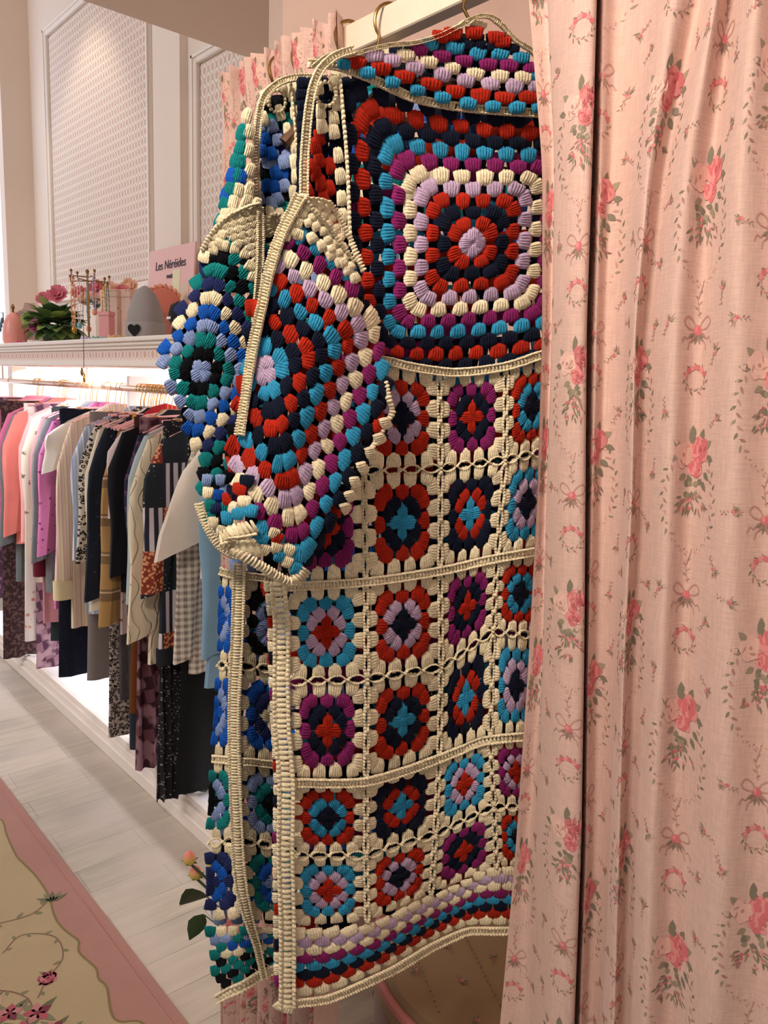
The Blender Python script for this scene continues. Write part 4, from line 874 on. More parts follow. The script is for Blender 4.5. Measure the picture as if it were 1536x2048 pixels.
class Yarn:
    def __init__(s, surf, seed=0): s.s = surf; s.x = []; s.y = []; s.h = []; s.c = []; s.f = []; s.n = 0; s.rg = np.random.default_rng(seed); s.ex = []
    def cl(s, mapf, u, v, du, dv, w, h, col, thick=.0031, res='hi', z=0., jit=.05):
        """one cluster of stitches at (u, v) pointing along (du, dv)"""
        X, Y, Z, f = TP[res]; g = s.rg
        if res == 'hi': e_ = np.abs(Y)**3*.045+.012; X = X+g.normal(0, .014, len(X)); Y = Y+g.normal(0, 1, len(X))*e_; Z = Z*(1+g.normal(0, .07, len(Z)))
        L = math.hypot(du, dv); du /= L; dv /= L
        an = g.normal(0, jit); du, dv = du*math.cos(an)-dv*math.sin(an), du*math.sin(an)+dv*math.cos(an); k = 1+g.normal(0, jit, 2)
        U = u+g.normal(0, .02)*w-dv*X*w*.5*k[0]+du*Y*h*.5*k[1]; V = v+g.normal(0, .02)*h+du*X*w*.5*k[0]+dv*Y*h*.5*k[1]
        x, y = mapf(U, V); s.x.append(x); s.y.append(y); s.h.append(Z*thick*(1+g.normal(0, .08))+z)
        c = np.array(lin(YC[col]))*(1+g.normal(0, .06)); s.c.append(np.tile(c, (len(X), 1))); s.f += [tuple(i+s.n for i in q) for q in f]; s.n += len(X)
    def braid(s, pts, w, col='C', pitch=None, thick=.004, z=.0015, mapf=ident, res='mid', across=True):
        """row of small stitches along a polyline (pixel or cell units)"""
        P = catmull([(a, b, 0) for a, b in pts], 8)[:, :2] if len(pts) > 2 else np.array(pts, float)
        seg = np.concatenate([[0], np.cumsum(np.linalg.norm(np.diff(P, axis=0), axis=1))]); pitch = pitch or w*.55; n = max(1, int(seg[-1]/pitch))
        for i in range(n):
            q = (i+.5)/n*seg[-1]; x = np.interp(q, seg, P[:, 0]); y = np.interp(q, seg, P[:, 1]); x2 = np.interp(q+.5, seg, P[:, 0]) - np.interp(q-.5, seg, P[:, 0]); y2 = np.interp(q+.5, seg, P[:, 1])-np.interp(q-.5, seg, P[:, 1])
            if abs(x2)+abs(y2) < 1e-6: continue
            if across: s.cl(mapf, x, y, -y2, x2, pitch*1.05, w, col, thick, res, z, .04)
            else: s.cl(mapf, x, y, x2, y2, w, pitch*1.3, col, thick, res, z, .06)
    def trim(s, pts, w, col='C', z=.0015, mapf=ident, gap=True):
        """edging band: stitches across, with a raised chain on each side"""
        P = catmull([(a, b, 0) for a, b in pts], 8)[:, :2]; T = np.gradient(P, axis=0); T /= np.linalg.norm(T, axis=1)[:, None]+1e-9; N = np.stack([-T[:, 1], T[:, 0]], 1)
        s.braid([tuple(p) for p in P[::4]]+[tuple(P[-1])], w*.9, col, w*.42, .0028, z, mapf, 'lo')
        for sg in (-1, 1): s.braid([tuple(p) for p in (P+N*w*.42*sg)[::4]]+[tuple((P+N*w*.42*sg)[-1])], w*.34, col, w*.36, .0036, z+.001, mapf, 'lo', False)
    def tube(s, pts, r, col='C', z=.002, mapf=ident, closed=False):
        P = catmull([(a, b, 0) for a, b in pts], 6)[:, :2]; x, y = mapf(P[:, 0], P[:, 1]); p3 = s.s.at(x, y)+s.s.nrm(x, y)*z
        rr = r*(1+.22*np.sin(np.arange(len(p3))*2.1)); m = MB(); m.tube(p3, rr, 6, closed); s.ex.append((np.vstack(m.v), m.f, lin(YC[col])))
    def build(s, name, parent, local):
        V = []; Cc = []; F_ = list(s.f)
        if s.n:
            x = np.concatenate(s.x); y = np.concatenate(s.y); h = np.concatenate(s.h); V.append(s.s.at(x, y)+s.s.nrm(x, y)*h[:, None]); Cc.append(np.concatenate(s.c))
        k = s.n
        for v, f, c in s.ex: V.append(v); Cc.append(np.tile(np.array(c), (len(v), 1))); F_ += [tuple(i+k for i in q) for q in f]; k += len(v)
        V = np.vstack(V)-np.array(local); Cc = np.clip(np.vstack(Cc), 0, 1); me = bpy.data.meshes.new(name); me.from_pydata(V.tolist(), [], F_); me.materials.append(YM)
        ca = me.color_attributes.new('Col', 'FLOAT_COLOR', 'POINT'); ca.data.foreach_set('color', np.concatenate([Cc, np.ones((len(Cc), 1))], 1).ravel().astype(np.float32))
        me.polygons.foreach_set('use_smooth', [True]*len(F_)); me.update(); o = bpy.data.objects.new(name, me); C.objects.link(o); o.parent = parent; return o
def inside(poly):
    P = np.array(poly, float); Q = np.roll(P, -1, 0)
    def f(x, y):
        c = (P[:, 1] > y) != (Q[:, 1] > y); xi = (Q[:, 0]-P[:, 0])*(y-P[:, 1])/(Q[:, 1]-P[:, 1]+1e-9)+P[:, 0]; return int(np.sum(c & (x < xi))) % 2 == 1
    return f
def quad(p00, p10, p01, p11):
    """cell [-1,1]^2 -> pixel quad (s to the right, t downwards)"""
    a, b, c, d = [np.array(p, float) for p in (p00, p10, p01, p11)]
    def f(s_, t_):
        u = (s_+1)/2; v = (t_+1)/2; g = lambda k: (a[k]*(1-u)+b[k]*u)*(1-v)+(c[k]*(1-u)+d[k]*u)*v
        return g(0), g(1)
    return f
DIRS = ((1, 0), (0, 1), (-1, 0), (0, -1))
def ringset(Y, mapf, n, r, pitch, w, h, col, ok=None, thick=.0031, fan=.25, **kw):
    for (dx, dy) in DIRS:
        for k in range(n):
            o = (k-(n-1)/2)*pitch; u = dx*r-dy*o; v = dy*r+dx*o; tilt = fan*o/r*(1.6 if k in (0, n-1) and n > 1 else .3)
            if ok is not None:
                x, y = mapf(np.array([u]), np.array([v]))
                if not ok(float(x[0]), float(y[0])): continue
            Y.cl(mapf, u, v, dx-dy*tilt, dy+dx*tilt, w, h, col, thick, **kw)
def granny(surf, q, cols, seed, smin=-9, edge='C'):
    """one granny square with its cream border round"""
    Y = Yarn(surf, seed); ok = (lambda s_, t_: s_ >= smin); c0, c1, c2 = cols
    def put(u, v, du, dv, w, h, col, **kw):
        if u >= smin: Y.cl(q, u, v, du, dv, w, h, col, **kw)
    for (dx, dy) in DIRS: put(dx*.17, dy*.17, dx, dy, .30, .40, c0)
    put(0, 0, 1, 0, .26, .26, c0, z=.0004)
    for (dx, dy) in DIRS:
        for o in (-1, 1): put(dx*.36-dy*.17*o, dy*.36+dx*.17*o, dx-dy*o*.45, dy+dx*o*.45, .34, .30, c1)
    for (dx, dy) in DIRS:
        for o in (-1, 0, 1): put(dx*.575-dy*.41*o, dy*.575+dx*.40*o, dx-dy*o*.35, dy+dx*o*.35, .385, .30, c2)
    for (dx, dy) in DIRS:
        for o in (-1.5, -.5, .5, 1.5): put(dx*.805-dy*.43*o, dy*.805+dx*.43*o, dx-dy*o*.12, dy+dx*o*.12, .375, .30, edge)
    return Y
def lace(Y, mapf, pts, n, amp, col='C', r=.0013):
    """two scalloped chains that meet between the clusters and leave eye-shaped holes"""
    P = catmull([(a, b, 0) for a, b in pts], 10)[:, :2] if len(pts) > 2 else np.linspace(pts[0], pts[1], 12)
    seg = np.concatenate([[0], np.cumsum(np.linalg.norm(np.diff(P, axis=0), axis=1))])/1.; L = seg[-1]; S_ = np.linspace(0, L, n*4+1)
    x = np.interp(S_, seg, P[:, 0]); y = np.interp(S_, seg, P[:, 1])
    for sg in (-1, 1):
        pp = [(x[i], y[i]+sg*(amp*abs(math.sin(PI*i/4))**.7)) for i in range(len(x))]; Y.braid(pp, amp*.55, col, amp*.5, .0035, .001, mapf, 'lo', False)
    for i in range(0, len(x), 4): Y.cl(mapf, x[i], y[i], 1, 0, amp*.7, amp*.7, col, .004, 'lo', .002)
# ------------------------------------------------------------------ the red cardigan
BY_R = float(hitx(955, 0, BX)[1]); BY_B = float(hitx(784, 35, BX)[1])
COLX = np.array([520, 575, 650, 730, 800, 872, 930, 987, 1035, 1085, 1170, 1260]); COLR = np.array([.006, .020, .014, .008, -.008, -.022, -.018, .006, .012, -.008, .0, -.02])
_cp = catmull([(a, b, 0) for a, b in zip(COLX, COLR)], 10)
def rel_body(x, y):
    x = np.asarray(x, float); y = np.asarray(y, float); k = np.clip((y-640)/700, 0.0, 1.2)
    drift = (y-1500)*.0; base = np.interp(x-drift, _cp[:, 0], _cp[:, 1])*(.12+.95*k)
    return base+.010*np.sin(y/95.+x/60.)*.25+.014*np.clip((300-y)/250, 0, 1)
SR = Surf((BX, BY_R, 1.9), math.radians(106), rel_body)
red = empty('crochet_cardigan', (BX, BY_R, 1.9), 'long crochet cardigan in red, navy, turquoise and cream granny squares, hanging in front', 'cardigan')
LR = (BX, BY_R, 1.9)
# yoke: one big granny square
TQ = [[(690, 160), (945, 224), (1205, 236)], [(703, 490), (945, 486), (1192, 470)], [(722, 716), (930, 736), (1188, 694)]]
def yoke_map(s_, t_):
    s_ = np.asarray(s_, float); t_ = np.asarray(t_, float); l = lambda q: (q*(q-1)/2, 1-q*q, q*(q+1)/2); a = l(s_); b = l(t_)
    return tuple(sum(b[j]*a[i]*TQ[j][i][k] for i in range(3) for j in range(3)) for k in (0, 1))
Y = Yarn(SR, 1); U_ = 1/10.9
for n, c in enumerate('LRNRLCMBNRN', 1):
    if n == 1:
        for (dx, dy) in DIRS: Y.cl(yoke_map, dx*.6*U_, dy*.6*U_, dx, dy, 1.15*U_, 1.2*U_, c)
        for (dx, dy) in ((1, 1), (1, -1), (-1, 1), (-1, -1)): Y.cl(yoke_map, dx*.5*U_, dy*.5*U_, dx, dy, .8*U_, .9*U_, c, z=-.0008)
    else: ringset(Y, yoke_map, n, (n-.45)*U_, 2*U_*(n-.35)/n, 1.66*U_*(n-.15)/n, 1.26*U_, c, fan=.3)
Y.build('yoke', red, LR)
# seams round the yoke
SEAM_T = [(612, 130), (648, 132), (690, 141), (748, 164), (817, 195), (885, 211), (953, 220), (1022, 225), (1085, 228), (1200, 232)]
SEAM_B = [(722, 718), (768, 722), (810, 732), (860, 740), (900, 744), (950, 742), (1011, 733), (1050, 720), (1090, 708), (1190, 698)]
for sd_, nm_, sm_ in ((2, 'collar_seam', SEAM_T), (22, 'yoke_seam', SEAM_B)):
    Y = Yarn(SR, sd_); Y.trim(sm_, 17, z=.004); Y.build(nm_, red, LR)
# collar folded over the hanger
out = [(612, 128), (650, 118), (690, 118), (730, 106), (774, 95), (818, 90), (863, 76), (889, 64), (920, 50), (951, 40), (973, 44), (995, 60), (1018, 86), (1049, 108), (1080, 142), (1120, 165), (1200, 214), (1200, 236)]
ok = inside(out+[tuple(p) for p in SEAM_T[::-1]]); Y = Yarn(Surf((BX, BY_R, 1.9), math.radians(106), lambda x, y: rel_body(x, y)+.010+.03*np.clip((210-np.asarray(y, float))/170, 0, 1)*0), 3)
sx_, sy_ = np.array([p[0] for p in SEAM_T]), np.array([p[1] for p in SEAM_T])
CROWS = (('N', -.001, 26, 24, ((872, 88), (890, 78), (915, 84), (938, 92), (962, 92), (985, 94), (1008, 92), (1028, 98), (1048, 124))),
 ('R', .001, 40, 26, ((905, 68), (880, 74), (948, 66), (992, 76), (1004, 84))),
 ('B', .0, 42, 26, ((862, 89), (910, 96), (955, 108), (1000, 109), (1042, 117), (1075, 150), (1120, 170))),
 ('M', .0, 42, 26, ((840, 99), (884, 113), (930, 122), (976, 129), (1020, 131), (1064, 137), (1108, 150))),
 ('C', .0, 42, 27, ((812, 112), (857, 124), (905, 137), (951, 148), (1000, 152), (1046, 155), (1090, 158), (1135, 170))),
 ('L', .0, 44, 28, ((748, 112), (785, 121), (832, 136), (884, 149), (931, 161), (981, 168), (1030, 172), (1074, 173), (1120, 178), (1165, 190))),
 ('R', .0, 46, 28, ((712, 124), (762, 137), (811, 154), (862, 169), (912, 183), (962, 192), (1010, 197), (1056, 195), (1105, 196), (1150, 200))),
 ('B', .0, 40, 24, ((688, 128), (735, 145), (786, 164), (836, 181), (886, 195), (936, 207), (986, 213), (1034, 215), (1080, 216), (1128, 218), (1174, 220))))
for c, z, w_, h_, pp in CROWS:
    for (x, y) in pp: Y.cl(ident, x, y, .10, -1, w_, h_, c, z=z)
dark = []
Y.build('collar', red, LR)
Y = Yarn(SR, 4); Y.trim([(618, 140)]+out[1:17:1], 9, z=.010); Y.cl(ident, 948, 52, .3, -1, 46, 16, 'C', z=.006); Y.build('collar_edge', red, LR)
# skirt panel: seams and lace, with the granny squares sewn into it
GX = [[(570, 700), (727, 715), (877, 745), (1011, 736), (1122, 702), (1225, 692)], [(572, 950), (727, 942), (880, 936), (1009, 920), (1112, 896), (1212, 884)],
      [(573, 1172), (730, 1163), (879, 1140), (993, 1115), (1100, 1098), (1200, 1088)], [(575, 1363), (732, 1357), (881, 1334), (986, 1262), (1082, 1272), (1182, 1262)],
      [(582, 1562), (730, 1560), (877, 1514), (981, 1478), (1076, 1470), (1172, 1460)], [(580, 1710), (730, 1709), (869, 1667), (988, 1612), (1080, 1612), (1172, 1602)],
      [(582, 1856), (733, 1846), (860, 1790), (993, 1736), (1080, 1734), (1168, 1728)]]
CELL = ['LNB NLR RNM NBR RNM', 'RNM BNR BRN NLB RLB', 'RLB NLR RNM NBR BRN', 'RNM BNR BRN NLB NLR', 'NBR BRN RLB RLM RLB', 'RLB NLR RNM NBR BNR']
Y = Yarn(SR, 5)
for j in range(7):
    pts = GX[j]
    if j in (1, 3, 5):
        for i in range(5): lace(Y, ident, [pts[i], pts[i+1]], 4, 8.5)
    elif j in (2, 4): Y.trim([(pts[0][0]-4, pts[0][1])]+pts[1:], 17, z=.003)
for i in range(1, 5):
    for j in range(6):
        a, b = np.array(GX[j][i], float), np.array(GX[j+1][i], float); x0 = a+(b-a)*.04; x1 = a+(b-a)*.96; t_ = np.linspace(0, 1, 9)
        for sg in (-1, 1):
            pp = [tuple(x0+(x1-x0)*q+np.array([sg*(2.2+2.8*abs(math.sin(PI*q*4))), 0])) for q in t_]; Y.braid(pp, 7, 'C', 6.5, .0034, .001, ident, 'lo', False)
        for q in (0, .25, .5, .75, 1): p = x0+(x1-x0)*q; Y.cl(ident, p[0], p[1], 0, 1, 10, 9, 'C', .0042, 'lo', .002)
sk = Y.build('skirt_panel', red, LR)
for j in range(6):
    for i, cols in enumerate(CELL[j].split()):
        if i == 0 and j < 1: continue
        Y = granny(SR, quad(GX[j][i], GX[j][i+1], GX[j+1][i], GX[j+1][i+1]), cols, 100+j*10+i); g_ = Y.build('granny_square', sk, LR)
# hem stripes
H7 = [(582, 2002), (650, 1994), (719, 1966), (787, 1934), (856, 1893), (924, 1862), (960, 1858), (1020, 1858), (1080, 1862), (1168, 1860)]
H6 = [(582, 1862), (650, 1860), (733, 1852), (790, 1826), (860, 1794), (924, 1766), (960, 1746), (993, 1738), (1080, 1736), (1168, 1730)]
h6 = np.array(catmull([(a, b, 0) for a, b in H6], 8))[:, :2]; h7 = np.array(catmull([(a, b, 0) for a, b in H7], 8))[:, :2]
Y = Yarn(SR, 6)
for r_, c in enumerate('CLCMBNRC'):
    x = 592.
    if r_ % 2: x += 16
    while x < 1150:
        pw = np.interp(x, [582, 760, 860, 920, 1000, 1100], [36, 33, 26, 25, 31, 30]); a = np.interp(x, h6[:, 0], h6[:, 1]); b = np.interp(x, h7[:, 0], h7[:, 1])-8
        y = a+(b-a)*(r_+.35)/8; sl = (np.interp(x+8, h7[:, 0], h7[:, 1])-np.interp(x-8, h7[:, 0], h7[:, 1]))/16; rot = sl
        Y.cl(ident, x, y, rot, -1, pw*1.1, (b-a)/8*1.5, c, z=.0008*(8-r_)/4); x += pw
Y.trim([(570, 2002)]+H7, 15, z=.003); Y.build('hem_border', red, LR)
# front edge: broad band, and a sliver of the front panel turned back behind it
FE = [(555, 1160), (562, 1250), (563, 1362), (566, 1460), (572, 1562), (570, 1700), (573, 1850), (574, 2000)]
Y = Yarn(SR, 7); Y.trim(FE, 25, z=.006); Y.cl(ident, 572, 2008, -.4, 1, 30, 22, 'C', z=.005); Y.cl(ident, 561, 2004, -.6, 1, 22, 18, 'C', z=.006); Y.build('front_band', red, LR)
Y = Yarn(SR, 8); fc = 'RCNCRCBCMCRCNCRCLCMCBNR'
for k in range(34):
    y = 1175+24*k; xx = float(np.interp(y, [p[1] for p in FE], [p[0] for p in FE])); Y.cl(ident, xx-19, y, -1, .1, 25, 20, 'C' if (k % 3) else 'CRNM'[k//3 % 4], z=-.004)
    if k % 2 == 0: Y.cl(ident, xx-27, y+10, -1, .1, 30, 16, 'RNMRBN'[k//2 % 6], z=-.012)
Y.build('turned_front_edge', red, LR)
# shoulder front seen under the arm
YB = Surf((BX, BY_R, 1.9), math.radians(106), lambda x, y: rel_body(x, y)+.004)
Y = Yarn(YB, 9)
for (x, y, c) in ((645, 250, 'C'), (668, 262, 'C'), (676, 310, 'C'), (681, 352, 'C'), (683, 396, 'C'), (686, 432, 'C'), (686, 462, 'C'), (668, 235, 'C'), (642, 222, 'C'), (636, 175, 'C'), (668, 165, 'C'), (676, 205, 'C')): Y.cl(ident, x, y, .1, 1, 24, 32, c)
for (x, y) in ((632, 290), (640, 318), (634, 345), (645, 365), (650, 395), (662, 420), (664, 330), (662, 375), (640, 272), (620, 330), (618, 380), (668, 445)): Y.cl(ident, x, y, .2, 1, 26, 34, 'R', z=-.003)
for y in range(160, 500, 22):
    for x in (612, 634, 656, 678, 700): Y.cl(ident, x, y, .1, 1, 28, 27, 'N', z=-.012)
Y.braid([(650+20*math.cos(a), 190+24*math.sin(a)) for a in np.linspace(0, 2*PI, 14)], 9, 'C', 8, .004, .004, res='lo')
for k, (x, y) in enumerate(((678, 150), (680, 190), (684, 240), (688, 290), (691, 340), (693, 390), (695, 440), (697, 490))): pass
Y.braid([(676, 150), (680, 190), (684, 240), (688, 290), (691, 340), (693, 390), (695, 440), (698, 492)], 8, 'C', 10, .0042, .004, res='lo', across=False)
Y.build('shoulder_front', red, LR)
SED = Surf((BX, BY_R, 1.9), math.radians(106), lambda x, y: rel_body(x, y)+.012)
Y = Yarn(SED, 10); Y.trim([(706, 102), (672, 113), (642, 136), (624, 172), (614, 225), (608, 285), (605, 340), (604, 392)], 17, z=.004); Y.build('shoulder_band', red, LR)
# sleeve
def xc_w(y): return np.interp(y, [390, 500, 600, 700, 800, 900, 1000, 1100, 1160], [612, 622, 634, 642, 640, 622, 588, 555, 545]), np.interp(y, [390, 500, 600, 700, 800, 900, 1000, 1100, 1160], [35, 75, 112, 128, 146, 132, 104, 75, 60])
def rel_sleeve(x, y):
    x = np.asarray(x, float); y = np.asarray(y, float); c, w_ = xc_w(y); q = np.clip(np.abs(x-c)/(w_*1.06), 0, 1.05)
    return .024+.030*np.sqrt(np.clip(1.12-q*q, 0.0, 2))+.006*np.sin((x+y*.4)/34.)*np.clip((y-500)/300, 0, 1)+.012*np.clip((y-900)/250, 0, 1)
SS = Surf((BX, BY_R, 1.9), math.radians(106), rel_sleeve)
spoly = [(606, 470), (640, 470), (690, 500), (722, 560), (745, 640), (765, 720), (778, 812), (762, 862), (735, 905), (705, 955), (690, 1000), (640, 1070), (614, 1130), (596, 1142), (560, 1110), (505, 1080), (498, 1000), (452, 1010), (458, 930), (478, 820), (488, 700), (508, 600), (545, 500), (575, 462)]
oks = inside(spoly); Y = Yarn(SS, 11); Cs = np.array([530., 740.]); e1 = np.array([26.4, -10.6]); e2 = np.array([7.1, 35.7]); f1 = (e1+e2)/2; f2 = (e2-e1)/2
dm = lambda s_, t_: (Cs[0]+s_*f1[0]+t_*f2[0], Cs[1]+s_*f1[1]+t_*f2[1])
for n, c in enumerate('LBNRNBRLCMBNRNM', 1): ringset(Y, dm, max(1, n), (n-.45), 2*(n-.35)/n, 1.74*(n-.15)/n, 1.42, c, ok=oks, fan=.25, jit=.09)
Y.build('sleeve', red, LR)
gpoly = [(606, 388), (622, 396), (652, 420), (682, 470), (702, 520), (712, 552), (700, 540), (676, 522), (650, 490), (628, 462), (606, 452), (588, 470), (574, 490), (566, 476), (586, 430)]
okg = inside(gpoly); Y = Yarn(SS, 12)
for i in range(-6, 9):
    for j in range(0, 14):
        x = 606+i*15+(7 if j % 2 else 0); y = 398+j*15+abs(x-606)*.5
        if okg(x, y): Y.cl(ident, x, y, .5 if x > 606 else -.4, 1, 19, 20, 'C', z=.003)
for (x, y) in ((598, 470), (622, 476), (640, 492), (658, 510), (676, 524), (692, 540), (706, 556)): Y.cl(ident, x, y, .5 if x > 606 else -.3, 1, 22, 25, 'C', z=.002)
Y.braid([(607, 398), (630, 402), (652, 418), (682, 470), (700, 512), (716, 548)], 7, 'C', 7, .005, .006, res='lo', across=False)
Y.braid([(607, 398), (625, 430), (652, 462), (672, 492), (700, 528)], 6, 'C', 7, .005, .006, res='lo', across=False)
Y.build('sleeve_gusset', red, LR)
Y = Yarn(SS, 13); Y.trim([(604, 392), (590, 428), (572, 470), (556, 515), (540, 570), (527, 630), (516, 690), (506, 750), (498, 810), (491, 868)], 15, z=.006)
Y.build('sleeve_seam', red, LR); Y = Yarn(SS, 23); Y.braid([(770, 762), (777, 800), (783, 822), (770, 848), (752, 880), (738, 902)], 12, 'C', 7, .004, .001, res='lo', across=False)
for (x, y) in ((768, 846), (755, 876), (738, 904), (722, 934), (708, 962), (696, 990), (688, 1014)): Y.cl(ident, x, y, -.9, .4, 26, 22, 'C', z=.003)
Y.build('sleeve_edging', red, LR)
Y = Yarn(SS, 14)
for (x, y, c) in ((466, 992, 'N'), (488, 980, 'R'), (456, 1000, 'R'), (470, 1016, 'C'), (496, 1004, 'C'), (455, 1036, 'B'), (485, 1028, 'B'), (505, 1022, 'B'), (500, 965, 'N')): Y.cl(ident, x, y, .1, -1, 26, 27, c, z=.006)
for (x, y, c) in ((500, 1082, 'C'), (524, 1078, 'B'), (528, 1098, 'C'), (550, 1094, 'C'), (556, 1112, 'B'), (572, 1124, 'C'), (590, 1138, 'B'), (552, 1076, 'R'), (576, 1100, 'C'), (545, 1066, 'C'), (512, 1068, 'B')): Y.cl(ident, x, y, .4, -1, 26, 25, c, z=.002)
Y.braid([(444, 1076), (460, 1069), (478, 1062), (496, 1057), (512, 1050)], 27, 'C', 6.5, .0045, .008, res='mid')
Y.braid([(441, 1090), (460, 1082), (478, 1076), (496, 1071), (512, 1064)], 7, 'C', 7, .004, .011, res='lo', across=False)
for x in range(448, 524, 11): Y.cl(ident, x, 1083+.42*max(0, x-478), .3, 1, 17, 30, 'C', z=.003)
Y.braid([(442, 1084), (462, 1095), (490, 1110), (520, 1130), (550, 1150), (576, 1162), (596, 1150), (608, 1136)], 21, 'C', 6.5, .0045, .004, res='mid')
Y.build('cuff', red, LR)
_u = None
# the front of the cardigan hanging behind, glimpsed through the holes
def backsheet(p0, az, off, poly, cols, pitch, seed, parent, local, rel=rel_body):
    S2 = Surf(p0, az, lambda x, y: rel(x, y)*.6-off); Yb = Yarn(S2, seed); okb = inside(poly); g = np.random.default_rng(seed); xs = [p[0] for p in poly]; ys = [p[1] for p in poly]; j = 0; y = min(ys)
    while y < max(ys):
        x = min(xs)+(pitch/2 if j % 2 else 0)
        while x < max(xs):
            if okb(x, y) and g.random() > .04: Yb.cl(ident, x, y, 0, -1, pitch*1.04, pitch*1.06, cols[(j+(int(x/pitch)//3)) % len(cols)], .003, 'mid')
            x += pitch
        y += pitch*.86; j += 1
    return Yb.build('front_panel', parent, local)
backsheet((BX, BY_R, 1.9), math.radians(106), .045, [(700, 170), (1190, 250), (1180, 700), (1150, 1700), (1000, 1725), (860, 1790), (740, 1840), (590, 1850), (580, 1180), (640, 700)], 'NNRNMNNBNR', 36, 71, red, LR)
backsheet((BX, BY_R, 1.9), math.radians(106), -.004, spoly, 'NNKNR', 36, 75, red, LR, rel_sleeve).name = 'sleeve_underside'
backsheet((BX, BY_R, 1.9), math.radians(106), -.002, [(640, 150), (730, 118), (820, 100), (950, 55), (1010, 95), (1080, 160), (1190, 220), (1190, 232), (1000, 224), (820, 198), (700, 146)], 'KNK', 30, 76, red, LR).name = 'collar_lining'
def hanger_wood(y0, px, py, lab):
    r = empty('garment_hanger', (BX, y0, 1.9), lab, 'hanger', 'hangers on the white bar'); dirv = np.array([math.sin(math.radians(106)), math.cos(math.radians(106)), 0])
    m = MB(); top = 1.9345-1.9; R = .022; pts = []
    for a in np.linspace(-.25*PI, 1.0*PI, 16): pts.append(dirv*(-R*math.cos(PI-a)*-1)*1.0+np.array([0, 0, top-R+.004+R*math.sin(a)]))
    pts = [p for p in pts]; pts = pts[::-1]; tail = [pts[-1]+np.array([-.002, 0, -.012]), dirv*.004+np.array([0, 0, -.035]), dirv*0+np.array([0, 0, -.075])]
    m.tube(pts+tail, .0019, 8); m.build('hook', M['brass'], r)
    m = MB(); m.tube([tuple(dirv*-.13+np.array([0, 0, -.135])), tuple(dirv*-.1+np.array([0, 0, -.10])), (0, 0, -.08), tuple(dirv*.1+np.array([0, 0, -.10])), tuple(dirv*.13+np.array([0, 0, -.135]))], .007, 8); m.build('shoulder_bar', plain('dark_varnished_wood', (90, 60, 40), .4), r)
hanger_wood(BY_R, 0, 0, 'brass hook hanger carrying the red cardigan, nearest on the white bar')
hanger_wood(BY_B, 0, 0, 'brass hook hanger carrying the blue cardigan, second on the white bar')
# ------------------------------------------------------------------ the blue cardigan behind
PB = (BX, BY_B, 1.9); AZ = math.radians(106)
bcx = catmull([(a, b, 0) for a, b in ((380, -.02), (430, -.012), (478, .016), (520, .0), (560, -.01), (620, .01), (700, 0), (1000, 0))], 8)
def rel_b(x, y): return np.interp(np.asarray(x, float), bcx[:, 0], bcx[:, 1])*(.3+.7*np.clip((np.asarray(y, float)-700)/600, 0, 1))-.002
SB = Surf(PB, AZ, rel_b)
blue = empty('crochet_cardigan', PB, 'long crochet cardigan in teal, royal blue, lilac and cream, hanging behind the red one', 'cardigan')
# body strip
BG = [[(442, 1140), (478, 1150), (620, 1165)], [(437, 1330), (475, 1330), (616, 1345)], [(424, 1515), (474, 1520), (612, 1535)], [(416, 1685), (478, 1680), (612, 1700)], [(418, 1845), (494, 1842), (614, 1850)]]
Y = Yarn(SB, 31)
for j, p in enumerate(BG):
    if j in (1, 3): lace(Y, ident, [p[0], p[1]], 2, 9); lace(Y, ident, [p[1], p[2]], 4, 9)
    elif j in (0, 2): Y.trim(p, 15, z=.002)
sk = Y.build('skirt_panel', blue, PB); BC = [('USU', 'SSK'), ('USU', 'CVU'), ('KST', 'KTS'), ('VUV', 'SUT')]
for j in range(4):
    (a, b, c), (d, e, f) = BG[j], BG[j+1]
    w0 = (a[0]-(b[0]-a[0])*.9, a[1]); w1 = (d[0]-(e[0]-d[0])*.9, d[1]); granny(SB, quad(w0, b, w1, e), BC[j][0], 300+j, smin=-.08).build('granny_square', sk, PB)
    granny(SB, quad(b, c, e, f), BC[j][1], 320+j).build('granny_square', sk, PB)
Y = Yarn(SB, 32)
for r_, c in enumerate('CSUCKTKK'):
    for x in np.arange(420+(10 if r_ % 2 else 0), 620, 23):
        lo = 1858; hi = np.interp(x, [420, 437, 520, 560, 620], [1985, 1985, 1945, 1925, 1915]); y = lo+(hi-lo)*(r_+.3)/8
        if x > np.interp(y, [1858, 1985], [418, 436]): Y.cl(ident, x, y, 0, -1, 24, (hi-lo)/8*1.4, c if (int(x/23)+r_) % 3 else 'T', z=.0008)
Y.trim([(434, 1996), (460, 1982), (500, 1958), (522, 1945), (560, 1932), (610, 1924)], 18, z=.003); Y.build('hem_border', blue, PB)
Y = Yarn(SB, 33); Y.trim([(478, 1125), (477, 1200), (475, 1300), (472, 1400), (472, 1500), (475, 1640), (480, 1760), (492, 1840), (506, 1890), (520, 1950)], 14, z=.006); Y.build('front_band', blue, PB)
